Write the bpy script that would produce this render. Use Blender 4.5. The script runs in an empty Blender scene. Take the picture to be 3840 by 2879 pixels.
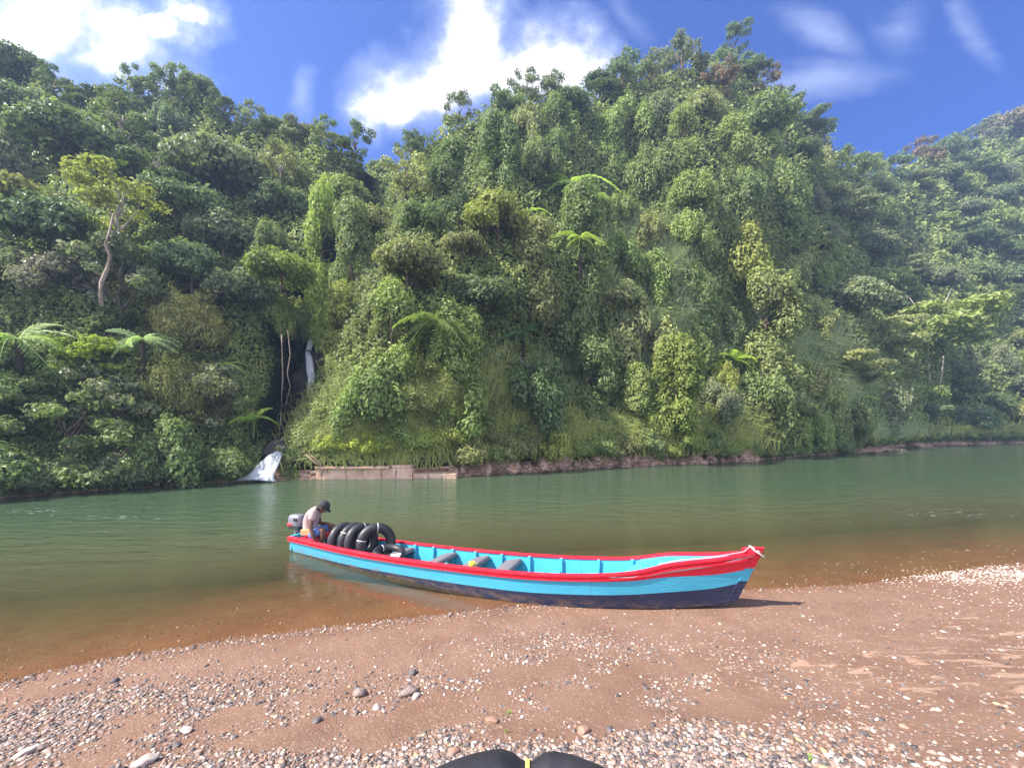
import bpy, math, random
import numpy as np
from mathutils import Vector, Matrix
R = math.radians
random.seed(7)
rng = np.random.default_rng(11)
scene = bpy.context.scene
COL = scene.collection
# ---------------------------------------------------------------- camera
CAMH, FPX, HOR, CU = 2.5, 1500.0, 1600.0, 1920.0
cd = bpy.data.cameras.new('camera'); cam = bpy.data.objects.new('camera', cd); COL.objects.link(cam)
cam.location = (0, 0, CAMH); cam.rotation_euler = (R(90), 0, 0)
cd.sensor_width = 36; cd.lens = 36*FPX/3840; cd.shift_y = (HOR-1439.5)/3840
cd.clip_start = .05; cd.clip_end = 3000
scene.camera = cam
# ---------------------------------------------------------------- light, sky, exposure
SUN_AZ, SUN_EL = R(-107), R(48)          # azimuth from +Y, negative = left
sd = Vector((math.sin(SUN_AZ)*math.cos(SUN_EL), math.cos(SUN_AZ)*math.cos(SUN_EL), math.sin(SUN_EL)))
sl = bpy.data.lights.new('sun', 'SUN'); sl.energy = 4.6; sl.angle = R(.6); sl.color = (1, .93, .83)
so = bpy.data.objects.new('sun', sl); COL.objects.link(so)
so.rotation_euler = sd.to_track_quat('Z', 'Y').to_euler(); so.location = sd*60
scene.view_settings.view_transform = 'Standard'; scene.view_settings.look = 'None'
scene.view_settings.exposure = 1.56; scene.view_settings.gamma = 1
scene.cycles.max_bounces = 7; scene.cycles.transparent_max_bounces = 12
scene.cycles.volume_bounces = 0

class NT:
    """tiny node-tree helper"""
    def __init__(s, tree): s.t = tree; s.n = tree.nodes; s.l = tree.links
    def new(s, typ, **kw):
        nd = s.n.new(typ)
        for k, v in kw.items(): setattr(nd, k, v)
        return nd
    def put(s, sock, v):
        if v is None: return
        if hasattr(v, 'links'): s.l.new(v, sock)
        else:
            if hasattr(sock.default_value, '__len__') and not hasattr(v, '__len__'): v = (v,)*len(sock.default_value)
            if hasattr(v, '__len__') and hasattr(sock.default_value, '__len__') and len(v) == 3 and len(sock.default_value) == 4: v = tuple(v)+(1,)
            sock.default_value = v
    def math(s, op, a, b=None, c=None, clamp=False):
        nd = s.new('ShaderNodeMath', operation=op, use_clamp=clamp)
        for i, v in enumerate((a, b, c)): s.put(nd.inputs[i], v)
        return nd.outputs[0]
    def vmath(s, op, a, b=None, out=0):
        nd = s.new('ShaderNodeVectorMath', operation=op)
        s.put(nd.inputs[0], a); s.put(nd.inputs[1], b)
        return nd.outputs[out]
    def mix(s, f, a, b, mode='MIX'):
        nd = s.new('ShaderNodeMix', data_type='RGBA', blend_type=mode)
        s.put(nd.inputs[0], f); s.put(nd.inputs[6], a); s.put(nd.inputs[7], b)
        return nd.outputs[2]
    def noise(s, vec, scale, detail=4, rough=.55, dist=0, out='Fac'):
        nd = s.new('ShaderNodeTexNoise'); s.put(nd.inputs['Vector'], vec)
        nd.inputs['Scale'].default_value = scale; nd.inputs['Detail'].default_value = detail
        nd.inputs['Roughness'].default_value = rough; nd.inputs['Distortion'].default_value = dist
        return nd.outputs[out]
    def voro(s, vec, scale, out='Distance', feature='F1'):
        nd = s.new('ShaderNodeTexVoronoi', feature=feature); s.put(nd.inputs['Vector'], vec)
        nd.inputs['Scale'].default_value = scale
        return nd.outputs[out]
    def ramp(s, fac, stops, interp='LINEAR'):
        nd = s.new('ShaderNodeValToRGB'); s.put(nd.inputs[0], fac); cr = nd.color_ramp; cr.interpolation = interp
        while len(cr.elements) < len(stops): cr.elements.new(.5)
        for e, (p, c) in zip(cr.elements, stops):
            e.position = p; e.color = (c, c, c, 1) if not hasattr(c, '__len__') else tuple(c)+(1,)
        return nd.outputs[0]
    def smooth(s, x, a, b):
        nd = s.new('ShaderNodeMapRange', interpolation_type='SMOOTHSTEP')
        s.put(nd.inputs[0], x); nd.inputs[1].default_value = a; nd.inputs[2].default_value = b
        return nd.outputs[0]
    def mapping(s, vec, loc=(0, 0, 0), rot=(0, 0, 0), scale=(1, 1, 1)):
        nd = s.new('ShaderNodeMapping'); s.put(nd.inputs[0], vec)
        nd.inputs[1].default_value = loc; nd.inputs[2].default_value = rot; nd.inputs[3].default_value = scale
        return nd.outputs[0]
    def bump(s, h, strength=.3, dist=.02, normal=None):
        nd = s.new('ShaderNodeBump'); nd.inputs['Strength'].default_value = strength
        nd.inputs['Distance'].default_value = dist; s.put(nd.inputs['Height'], h)
        if normal is not None: s.put(nd.inputs['Normal'], normal)
        return nd.outputs[0]

world = bpy.data.worlds.new('World'); scene.world = world; world.use_nodes = True
w = NT(world.node_tree); w.n.clear()
sky = w.new('ShaderNodeTexSky', sky_type='NISHITA'); sky.sun_disc = False
sky.sun_elevation = SUN_EL; sky.sun_rotation = SUN_AZ; sky.air_density = 1.0; sky.dust_density = .3; sky.ozone_density = 2.0
skyc = w.mix(1.0, sky.outputs[0], (.03, .26, .80), 'MULTIPLY')
dirv = w.new('ShaderNodeTexCoord').outputs['Generated']
sep = w.new('ShaderNodeSeparateXYZ'); w.put(sep.inputs[0], dirv)
dy = w.math('MAXIMUM', sep.outputs[1], .05)
comb = w.new('ShaderNodeCombineXYZ')
w.put(comb.inputs[0], w.math('DIVIDE', sep.outputs[0], dy)); w.put(comb.inputs[1], w.math('DIVIDE', sep.outputs[2], dy))
pp = comb.outputs[0]
wn = w.noise(pp, 3.2, 6, .6, 0, 'Color')
wv = w.vmath('SCALE', w.vmath('SUBTRACT', wn, (.5, .5, .5))); wv.node.inputs[3].default_value = .32
pw = w.vmath('ADD', pp, wv)
wv2 = w.vmath('SCALE', w.vmath('SUBTRACT', wn, (.5, .5, .5))); wv2.node.inputs[3].default_value = .14
pw2 = w.vmath('ADD', pp, wv2)
def blob(cx, cy, rx, ry, rot=0, k=1.0, src=None):
    """a cloud lobe centred on a fixed direction of the sky"""
    X, Y = (cx-CU)/FPX, (HOR-cy)/FPX
    m1 = w.vmath('SUBTRACT', src or pw, (X, Y, 0))
    m2 = w.mapping(m1, rot=(0, 0, R(rot)), scale=(1, 1, 0)); m2 = w.vmath('MULTIPLY', m2, (FPX/rx, FPX/ry, 0))
    ln = w.vmath('LENGTH', m2, out=1)
    return w.math('MULTIPLY', w.math('SUBTRACT', 1, ln, clamp=False), k)
def union(bl):
    a = bl[0]
    for b in bl[1:]:
        nd = w.new('ShaderNodeMath', operation='SMOOTH_MAX'); nd.inputs[2].default_value = .25
        w.put(nd.inputs[0], a); w.put(nd.inputs[1], b); a = nd.outputs[0]
    return a
big = union([blob(1740, 130, 170, 330, 8), blob(1850, 270, 300, 170), blob(2140, 230, 160, 150, -20), blob(2010, 230, 170, 140), blob(1640, 330, 260, 150),
             blob(1500, 380, 170, 90), blob(150, 90, 300, 200, -12), blob(-150, 250, 420, 250), blob(420, 170, 170, 150, 20), blob(560, 150, 230, 90, -30), blob(690, 20, 140, 60, 0, .8), blob(430, 260, 260, 80, 0, .8)])
dens = w.math('ADD', big, w.math('MULTIPLY', w.math('SUBTRACT', w.noise(pp, 7, 8, .62), .5), .9))
cm = w.smooth(dens, -.02, .62)
wis = union([blob(3060, 110, 260, 100, 30, 1, pw2), blob(3060, 310, 380, 110, -8, 1, pw2), blob(3650, 110, 210, 70, 60, .8, pw2), blob(1140, 340, 70, 170, 5, .8, pw2), blob(3380, 100, 130, 130, 0, .6, pw2), blob(2350, 60, 160, 60, 40, .6, pw2)])
wisn = w.math('ADD', wis, w.math('MULTIPLY', w.math('SUBTRACT', w.noise(w.mapping(pp, rot=(0, 0, R(-35)), scale=(2, 6, 1)), 2.2, 6, .6), .5), 1.1))
wm = w.math('MULTIPLY', w.smooth(wisn, -.1, 1.2), .50)
ccol = w.mix(w.smooth(dens, .05, .6), (3.5, 3.9, 5.4), (6.0, 5.8, 5.8))
c1 = w.mix(w.math('MAXIMUM', wm, w.math('MULTIPLY', w.smooth(dens, -.55, .25), .38)), skyc, (3.4, 3.9, 5.6))
c2 = w.mix(cm, c1, ccol)
# unseen broken cloud added behind the camera as white fill light on the hills
bk = w.math('MULTIPLY', w.smooth(w.math('MULTIPLY', sep.outputs[1], -1), -.05, .3), w.smooth(w.noise(dirv, 2.6, 6, .6), .40, .58))
c2 = w.mix(bk, c2, (9.5, 9.4, 9.6))
bg = w.new('ShaderNodeBackground'); bg.inputs[1].default_value = .085; w.put(bg.inputs[0], c2)
wo = w.new('ShaderNodeOutputWorld'); w.l.new(bg.outputs[0], wo.inputs[0])

# ---------------------------------------------------------------- helpers
def P(u, v, Y): return Vector(((u-CU)/FPX*Y, Y, CAMH+(HOR-v)/FPX*Y))
def PZ(u, v, z=0.0): return P(u, v, (CAMH-z)*FPX/(v-HOR))

def vnoise(p, seed=0):
    p = np.asarray(p, float)+seed*17.31; i = np.floor(p); f = p-i; f = f*f*(3-2*f); r = 0
    for dx in (0, 1):
        for dy_ in (0, 1):
            for dz in (0, 1):
                q = i+np.array([dx, dy_, dz]); h = np.sin(q@np.array([127.1, 311.7, 74.7]))*43758.5453; h = h-np.floor(h)
                ww = (f[:, 0] if dx else 1-f[:, 0])*(f[:, 1] if dy_ else 1-f[:, 1])*(f[:, 2] if dz else 1-f[:, 2]); r = r+h*ww
    return r
def fbm(p, octv=4, seed=0):
    p = np.asarray(p, float); a, s, t = 1.0, 0.0, 0.0
    for k in range(octv): s = s+a*(vnoise(p*2**k, seed+k)-.5); t += a; a *= .5
    return s/t*2
def fb2(x, y, octv=4, seed=0):
    x = np.atleast_1d(np.asarray(x, float)); y = np.broadcast_to(np.asarray(y, float), x.shape)
    return fbm(np.stack([x.ravel(), y.ravel(), np.zeros(x.size)], 1), octv, seed).reshape(x.shape)

def np_mesh(name, V, F, mat, smooth=False, tint=None, fmat=None):
    me = bpy.data.meshes.new(name); V = np.asarray(V, np.float32); F = np.asarray(F, np.int32); k = F.shape[1]
    me.vertices.add(len(V)); me.vertices.foreach_set('co', V.ravel())
    me.loops.add(F.size); me.loops.foreach_set('vertex_index', F.ravel())
    me.polygons.add(len(F)); me.polygons.foreach_set('loop_start', np.arange(len(F), dtype=np.int32)*k)
    me.polygons.foreach_set('use_smooth', np.full(len(F), smooth))
    if fmat is not None: me.polygons.foreach_set('material_index', np.asarray(fmat, np.int32))
    if tint is not None:
        a = me.attributes.new('tint', 'FLOAT', 'POINT'); a.data.foreach_set('value', np.asarray(tint, np.float32))
    me.update(calc_edges=True); me.validate()
    for m in (mat if isinstance(mat, (list, tuple)) else [mat]): me.materials.append(m)
    return me
def obj(name, me, parent=None, loc=(0, 0, 0), rot=(0, 0, 0), scale=(1, 1, 1), label=None):
    o = bpy.data.objects.new(name, me); COL.objects.link(o); o.location = loc; o.rotation_euler = rot; o.scale = scale
    if parent: o.parent = parent
    if label: o['label'] = label
    return o
def tag(o, label, cat, group=None):
    o['label'] = label; o['category'] = cat
    if group: o['group'] = group
    return o
def thing(name, label, cat, loc=(0, 0, 0), rz=0, group=None):
    return tag(obj(name, None, None, loc, (0, 0, rz)), label, cat, group)

class MB:
    """collects shapes into one mesh"""
    def __init__(s): s.v = []; s.f = []; s.m = []
    def add(s, V, F, mi=0):
        b = len(s.v); s.v += [tuple(p) for p in V]; s.f += [tuple(b+i for i in f) for f in F]; s.m += [mi]*len(F); return s
    def box(s, c, d, rot=None, mi=0, taper=1.0):
        M = rot if rot is not None else Matrix.Identity(3); c = Vector(c); V = []
        for z in (-.5, .5):
            k = taper if z > 0 else 1
            for x, y in ((-.5, -.5), (.5, -.5), (.5, .5), (-.5, .5)): V.append(c+M@Vector((x*d[0]*k, y*d[1]*k, z*d[2])))
        return s.add(V, [(3, 2, 1, 0), (4, 5, 6, 7), (0, 1, 5, 4), (1, 2, 6, 5), (2, 3, 7, 6), (3, 0, 4, 7)], mi)
    def tube(s, pts, rad, n=8, mi=0, closed=False):
        pts = [Vector(p) for p in pts]; rad = rad if hasattr(rad, '__len__') else [rad]*len(pts); V = []; L = len(pts)
        up = Vector((0, 0, 1))
        for i, p in enumerate(pts):
            a = pts[(i-1) % L] if (closed or i) else p; b = pts[(i+1) % L] if (closed or i < L-1) else p
            t = (b-a).normalized(); x = t.cross(up)
            if x.length < .1: x = t.cross(Vector((0, 1, 0)))
            x.normalize(); y = x.cross(t).normalized()
            for k in range(n):
                an = 2*math.pi*k/n; V.append(p+(x*math.cos(an)+y*math.sin(an))*rad[i])
        F = []
        for i in range(L if closed else L-1):
            j = (i+1) % L
            for k in range(n): F.append((i*n+k, i*n+(k+1) % n, j*n+(k+1) % n, j*n+k))
        if not closed: F += [tuple(range(n-1, -1, -1)), tuple((L-1)*n+k for k in range(n))]
        return s.add(V, F, mi)
    def lathe(s, prof, n=20, M=None, mi=0):
        V = []
        for r, z in prof:
            for k in range(n): p = Vector((r*math.cos(2*math.pi*k/n), r*math.sin(2*math.pi*k/n), z)); V.append(M@p if M else p)
        F = [(i*n+k, i*n+(k+1) % n, (i+1)*n+(k+1) % n, (i+1)*n+k) for i in range(len(prof)-1) for k in range(n)]
        F += [tuple(range(n-1, -1, -1)), tuple((len(prof)-1)*n+k for k in range(n))]
        return s.add(V, F, mi)
    def mesh(s, name, mats, smooth=False, bevel=0):
        me = bpy.data.meshes.new(name); me.from_pydata(s.v, [], s.f); me.update()
        for m in (mats if isinstance(mats, (list, tuple)) else [mats]): me.materials.append(m)
        me.polygons.foreach_set('material_index', s.m); me.polygons.foreach_set('use_smooth', [smooth]*len(s.f))
        return me
    def build(s, name, mats, parent=None, smooth=False, bevel=0, sub=0, **kw):
        o = obj(name, s.mesh(name, mats, smooth), parent, **kw)
        if bevel: b = o.modifiers.new('bevel', 'BEVEL'); b.width = bevel; b.segments = 2
        if sub: b = o.modifiers.new('subsurf', 'SUBSURF'); b.levels = sub; b.render_levels = sub
        return o

# ---------------------------------------------------------------- materials
def mat(name, fn=None, col=(.5, .5, .5), rough=.6, spec=.5, metal=0, noise=0.0, nscale=8, bump=0, bscale=30):
    m = bpy.data.materials.new(name); m.use_nodes = True; t = NT(m.node_tree); b = t.n['Principled BSDF']
    b.inputs['Roughness'].default_value = rough; b.inputs['Specular IOR Level'].default_value = spec; b.inputs['Metallic'].default_value = metal
    if fn: fn(t, b)
    else:
        oc = t.new('ShaderNodeTexCoord').outputs['Object']
        if noise: t.put(b.inputs['Base Color'], t.mix(t.noise(oc, nscale, 6, .65), tuple(c*(1-noise) for c in col), tuple(min(1, c*(1+noise)) for c in col)))
        else: b.inputs['Base Color'].default_value = (*col, 1)
        if bump: t.put(b.inputs['Normal'], t.bump(t.noise(oc, bscale, 5), bump, .01))
    return m

def leaf_mat(name, rough=.5, trans=.35, spec=.22, vary=1.0):
    m = bpy.data.materials.new(name); m.use_nodes = True; t = NT(m.node_tree); b = t.n['Principled BSDF']
    a = t.new('ShaderNodeAttribute', attribute_name='tint').outputs['Fac']
    oi = t.new('ShaderNodeObjectInfo'); geo = t.new('ShaderNodeNewGeometry')
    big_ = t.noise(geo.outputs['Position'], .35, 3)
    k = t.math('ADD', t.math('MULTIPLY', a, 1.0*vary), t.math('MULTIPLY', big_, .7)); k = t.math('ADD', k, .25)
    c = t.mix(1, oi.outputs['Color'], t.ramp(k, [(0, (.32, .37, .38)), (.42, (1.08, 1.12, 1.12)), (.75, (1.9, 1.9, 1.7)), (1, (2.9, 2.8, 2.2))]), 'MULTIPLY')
    h = t.new('ShaderNodeHueSaturation'); t.put(h.inputs['Color'], c)
    t.put(h.inputs['Hue'], t.math('ADD', t.math('MULTIPLY', oi.outputs['Random'], .02), .492))
    c = h.outputs[0]
    t.put(b.inputs['Base Color'], c); b.inputs['Roughness'].default_value = rough; b.inputs['Specular IOR Level'].default_value = spec
    tr = t.new('ShaderNodeBsdfTranslucent'); t.put(tr.inputs[0], t.mix(1, c, (1.15, 1.28, .75), 'MULTIPLY'))
    mx = t.new('ShaderNodeMixShader'); mx.inputs[0].default_value = trans
    t.l.new(b.outputs[0], mx.inputs[1]); t.l.new(tr.outputs[0], mx.inputs[2])
    t.l.new(mx.outputs[0], t.n['Material Output'].inputs[0])
    return m
M_leaf = leaf_mat('leaf'); M_frond = leaf_mat('frond', .45, .45)
M_grass = leaf_mat('grass_blade', .55, .4)
def f_bark(t, b):
    oc = t.new('ShaderNodeTexCoord').outputs['Object']
    n = t.noise(t.mapping(oc, scale=(6, 6, 1.5)), 3, 6, .6)
    oi = t.new('ShaderNodeObjectInfo')
    t.put(b.inputs['Base Color'], t.mix(1, oi.outputs['Color'], t.ramp(n, [(.2, .45), (.8, 1.3)]), 'MULTIPLY'))
    t.put(b.inputs['Normal'], t.bump(n, .6, .03))
M_bark = mat('bark', f_bark, rough=.85, spec=.2)
def f_soil(t, b):
    p = t.new('ShaderNodeNewGeometry').outputs['Position']
    n = t.noise(p, .6, 8, .65); t.put(b.inputs['Base Color'], t.mix(n, (.016, .02, .010), (.05, .055, .022)))
    t.put(b.inputs['Normal'], t.bump(n, .8, .5))
M_soil = mat('jungle_floor', f_soil, rough=.95, spec=.1)
def f_rock(t, b):
    p = t.new('ShaderNodeTexCoord').outputs['Object']; g = t.new('ShaderNodeNewGeometry').outputs['Position']
    n = t.noise(g, 2.5, 8, .7); v = t.voro(t.mapping(g, scale=(1, 1, 3)), 2.2, 'Distance', 'DISTANCE_TO_EDGE')
    c = t.ramp(n, [(.25, (.15, .085, .055)), (.5, (.42, .27, .20)), (.75, (.60, .45, .35))])
    c = t.mix(t.smooth(v, .0, .12), t.mix(1, c, (.35, .33, .3), 'MULTIPLY'), c)
    t.put(b.inputs['Base Color'], c); t.put(b.inputs['Normal'], t.bump(t.math('ADD', n, v), 1.0, .12))
M_rock = mat('shale_rock', f_rock, rough=.8, spec=.3)
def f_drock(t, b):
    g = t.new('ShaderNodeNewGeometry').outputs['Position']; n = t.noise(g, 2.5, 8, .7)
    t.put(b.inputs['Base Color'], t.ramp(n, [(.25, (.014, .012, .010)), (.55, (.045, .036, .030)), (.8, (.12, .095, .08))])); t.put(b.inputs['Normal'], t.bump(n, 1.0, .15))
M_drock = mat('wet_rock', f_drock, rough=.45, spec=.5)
def f_conc(t, b):
    g = t.new('ShaderNodeTexCoord').outputs['Object']; n = t.noise(g, 2.2, 8, .7); n2 = t.noise(t.mapping(g, scale=(1, 1, .2)), 6, 5)
    c = t.ramp(n, [(.25, (.34, .21, .15)), (.5, (.58, .39, .29)), (.75, (.72, .54, .43))]); c = t.mix(t.smooth(n2, .5, .75), c, (.17, .10, .07))
    t.put(b.inputs['Base Color'], c); t.put(b.inputs['Normal'], t.bump(n, .5, .05))
M_conc = mat('stained_concrete', f_conc, rough=.85, spec=.25)
def f_sand(t, b):
    g = t.new('ShaderNodeNewGeometry').outputs['Position']
    a = t.new('ShaderNodeAttribute', attribute_name='tint').outputs['Fac']      # dry sand share
    wet = t.new('ShaderNodeAttribute', attribute_name='wet').outputs['Fac']
    n = t.noise(g, 1.6, 6, .6); f = t.noise(g, 60, 4, .7); gr = t.voro(g, 55, 'Color'); gd = t.voro(g, 55)
    c = t.ramp(n, [(.3, (.190, .106, .070)), (.7, (.255, .155, .108))])
    dry = t.math('ADD', a, t.math('MULTIPLY', t.math('SUBTRACT', t.noise(t.mapping(g, rot=(0, 0, R(-25)), scale=(1.0, 2.6, 1)), 2.4, 6, .68, .6), .5), 3.6))
    c = t.mix(t.smooth(dry, .50, .66), c, (.39, .25, .175))
    sg = t.new('ShaderNodeSeparateColor'); t.put(sg.inputs[0], gr)
    c = t.mix(t.math('MULTIPLY', t.smooth(sg.outputs[0], .80, .97), .55), c, t.ramp(sg.outputs[1], [(0, (.10, .09, .09)), (.5, (.34, .24, .19)), (1, (.42, .33, .28))]))
    c = t.mix(t.math('MULTIPLY', f, .5), c, t.mix(1, c, (.6, .55, .52), 'MULTIPLY'))
    c = t.mix(wet, c, t.mix(1, c, (.90, .82, .72), 'MULTIPLY'))
    t.put(b.inputs['Base Color'], c)
    t.put(b.inputs['Roughness'], t.math('SUBTRACT', .9, t.math('MULTIPLY', wet, .45)))
    h = t.math('ADD', t.math('MULTIPLY', f, .4), t.math('MULTIPLY', gd, -.5)); h = t.math('ADD', h, t.noise(g, 9, 4))
    t.put(b.inputs['Normal'], t.bump(t.math('ADD', h, t.math('MULTIPLY', t.noise(g, 2.3, 4), 2)), .45, .025))
M_sand = mat('wet_sand', f_sand, spec=.3)
def f_peb(t, b):
    a = t.new('ShaderNodeAttribute', attribute_name='tint').outputs['Fac']; g = t.new('ShaderNodeNewGeometry').outputs['Position']
    c = t.ramp(a, [(0, (.055, .052, .055)), (.2, (.14, .125, .125)), (.42, (.28, .21, .18)), (.6, (.30, .18, .13)), (.8, (.36, .29, .25)), (.95, (.56, .51, .46)), (1, (.42, .32, .16))])
    n = t.noise(g, 40, 4, .6); c = t.mix(1, c, t.ramp(n, [(.3, .75), (.7, 1.2)]), 'MULTIPLY')
    t.put(b.inputs['Base Color'], c); t.put(b.inputs['Normal'], t.bump(n, .3, .01))
M_peb = mat('pebble', f_peb, rough=.7, spec=.35)
def f_water(t, b):
    g = t.new('ShaderNodeNewGeometry').outputs['Position']
    dep = t.new('ShaderNodeAttribute', attribute_name='tint').outputs['Fac']
    swift = t.new('ShaderNodeAttribute', attribute_name='swift').outputs['Fac']
    gm = t.mapping(g, rot=(0, 0, R(12)), scale=(.55, 1.5, 1))
    h = t.math('ADD', t.noise(gm, 1.6, 3, .5, .4), t.math('MULTIPLY', t.noise(gm, 6, 3, .55, .5), .35))
    h = t.math('ADD', h, t.math('MULTIPLY', t.noise(gm, 20, 2, .5), t.math('ADD', .05, t.math('MULTIPLY', swift, .25))))
    h = t.math('MULTIPLY', h, t.math('ADD', .22, t.math('MULTIPLY', t.smooth(dep, .1, 1.1), .9)))
    nrm = t.bump(h, .7, .075)
    murk = t.math('SUBTRACT', 1, t.math('POWER', 2.718, t.math('MULTIPLY', dep, -1.35)))
    murk2 = t.math('SUBTRACT', 1, t.math('POWER', 2.718, t.math('MULTIPLY', dep, -.9)))
    trn = t.new('ShaderNodeBsdfTransparent'); t.put(trn.inputs[0], t.mix(murk, (.98, .93, .84), (.42, .62, .45)))
    dif = t.new('ShaderNodeBsdfDiffuse'); t.put(dif.inputs[0], t.mix(murk2, (.165, .14, .068), t.mix(t.noise(g, .22, 3), (.036, .084, .048), (.052, .100, .054)))); t.put(dif.inputs['Normal'], nrm)
    m1 = t.new('ShaderNodeMixShader'); t.put(m1.inputs[0], murk); t.l.new(trn.outputs[0], m1.inputs[1]); t.l.new(dif.outputs[0], m1.inputs[2])
    gl = t.new('ShaderNodeBsdfGlossy'); gl.inputs['Roughness'].default_value = .06; t.put(gl.inputs['Normal'], nrm)
    fr = t.new('ShaderNodeFresnel'); fr.inputs[0].default_value = 1.33; t.put(fr.inputs['Normal'], nrm)
    m2 = t.new('ShaderNodeMixShader'); t.put(m2.inputs[0], fr.outputs[0]); t.l.new(m1.outputs[0], m2.inputs[1]); t.l.new(gl.outputs[0], m2.inputs[2])
    fo = t.math('MULTIPLY', t.smooth(t.math('ADD', t.noise(t.mapping(g, rot=(0, 0, R(14)), scale=(1.2, 5, 1)), 2.4, 6, .68), t.math('MULTIPLY', swift, .17)), .70, .80), t.smooth(swift, .1, .8))
    fd = t.new('ShaderNodeBsdfDiffuse'); fd.inputs[0].default_value = (.62, .68, .66, 1)
    m3 = t.new('ShaderNodeMixShader'); t.put(m3.inputs[0], t.math('MULTIPLY', fo, .7)); t.l.new(m2.outputs[0], m3.inputs[1]); t.l.new(fd.outputs[0], m3.inputs[2])
    t.l.new(m3.outputs[0], t.n['Material Output'].inputs[0])
M_water = mat('river_water', f_water)
def f_fall(t, b):
    g = t.new('ShaderNodeTexCoord').outputs['Object']; a = t.new('ShaderNodeAttribute', attribute_name='tint').outputs['Fac']
    sp = t.new('ShaderNodeSeparateXYZ'); t.put(sp.inputs[0], g); cb = t.new('ShaderNodeCombineXYZ'); t.put(cb.inputs[0], t.math('MULTIPLY', a, 9)); t.put(cb.inputs[1], t.math('MULTIPLY', sp.outputs[2], 1.3))
    n = t.noise(cb.outputs[0], 1.6, 7, .7)
    t.put(b.inputs['Base Color'], t.ramp(n, [(.32, (.16, .18, .20)), (.5, (.50, .53, .57)), (.66, (.82, .85, .9))])); t.put(b.inputs['Normal'], t.bump(n, .9, .1))
    ed = t.math('MULTIPLY', t.math('MULTIPLY', a, t.math('SUBTRACT', 1, a)), 4)
    t.put(b.inputs['Alpha'], t.smooth(t.math('ADD', n, t.math('MULTIPLY', ed, .35)), .42, .68))
M_fall = mat('falling_water', f_fall, rough=.4)
def paint(name, col, wear=.12):
    def f(t, b):
        oc = t.new('ShaderNodeNewGeometry').outputs['Position']; n = t.noise(t.mapping(oc, scale=(.6, .6, 3)), 4, 8, .65); s = t.noise(oc, 26, 5, .7)
        c = t.mix(n, tuple(x*(1-wear) for x in col), tuple(min(1, x*(1+wear)) for x in col))
        c = t.mix(t.smooth(s, .735, .76), c, (.62, .60, .58)); st = t.noise(t.mapping(oc, scale=(2, 2, 14)), 3, 4)
        c = t.mix(t.math('MULTIPLY', t.smooth(st, .55, .8), .25), c, (.25, .2, .17))
        sz = t.new('ShaderNodeSeparateXYZ'); t.put(sz.inputs[0], oc)
        seam = t.math('ABSOLUTE', t.math('SUBTRACT', t.math('FRACT', t.math('MULTIPLY', sz.outputs[0], .47)), .5)); c = t.mix(t.math('MULTIPLY', t.math('SUBTRACT', 1, t.smooth(seam, .001, .006)), .22), c, (.03, .03, .03))
        mud = t.math('MULTIPLY', t.math('SUBTRACT', 1, t.smooth(sz.outputs[2], .0, .20)), t.smooth(t.noise(t.mapping(oc, scale=(1, 1, 2.5)), 5, 8, .7), .42, .62)); c = t.mix(t.math('MULTIPLY', mud, .75), c, (.20, .135, .095))
        scr = t.noise(t.mapping(oc, rot=(0, R(8), 0), scale=(1.2, 1.2, 26)), 5, 6, .7); c = t.mix(t.math('MULTIPLY', t.smooth(scr, .66, .72), .35), c, (.55, .52, .5))
        t.put(b.inputs['Roughness'], t.math('ADD', .38, t.math('MULTIPLY', n, .25)))
        t.put(b.inputs['Base Color'], c); t.put(b.inputs['Normal'], t.bump(t.noise(t.mapping(oc, scale=(1, 1, 5)), 8, 5), .35, .012))
    return mat(name, f, rough=.42, spec=.5)
M_red = paint('red_paint', (.64, .012, .035)); M_cyan = paint('turquoise_paint', (.055, .40, .59)); M_navy = paint('navy_paint', (.018, .032, .085), .25)
M_grey = mat('grey_vinyl', col=(.16, .15, .17), rough=.6, noise=.2); M_floor = mat('grey_floor_boards', col=(.22, .30, .33), rough=.8, noise=.3)
def f_rub(t, b):
    oc = t.new('ShaderNodeTexCoord').outputs['Object']; n = t.noise(oc, 6, 6, .65)
    t.put(b.inputs['Base Color'], t.ramp(n, [(.3, (.013, .013, .017)), (.7, (.034, .033, .040))]))
    t.put(b.inputs['Roughness'], t.math('ADD', .36, t.math('MULTIPLY', n, .25))); t.put(b.inputs['Normal'], t.bump(t.noise(oc, 30, 4), .12, .01))
M_rub = mat('black_rubber', f_rub, spec=.55)
M_strap = mat('white_webbing', col=(.72, .70, .68), rough=.8, noise=.15); M_ystrap = mat('yellow_webbing', col=(.62, .66, .12), rough=.75, noise=.15)
M_rope = mat('white_rope', col=(.52, .47, .47), rough=.85, noise=.2)
M_skin = mat('skin', col=(.17, .085, .055), rough=.5, noise=.15, nscale=12); M_hair = mat('hair', col=(.012, .010, .010), rough=.6)
M_shirt = mat('pale_pink_shirt', col=(.46, .35, .34), rough=.9, noise=.2, bump=.6, bscale=9)
M_short = mat('blue_denim', col=(.11, .19, .46), rough=.85, noise=.25); M_cap = mat('black_cap_cloth', col=(.03, .03, .033), rough=.85)
M_eye = mat('eye_white', col=(.7, .68, .65), rough=.3)
M_metal = mat('silver_cowl_paint', col=(.26, .27, .30), rough=.35, metal=.3, noise=.1); M_black = mat('black_plastic', col=(.02, .02, .022), rough=.45)
M_rdec = mat('red_decal', col=(.72, .04, .07), rough=.4); M_white = mat('white_plastic', col=(.8, .8, .78), rough=.4); M_yel = mat('yellow_plastic', col=(.60, .42, .18), rough=.55, noise=.1)
M_ybr = mat('bright_yellow_plastic', col=(.85, .75, .06), rough=.4)

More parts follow.
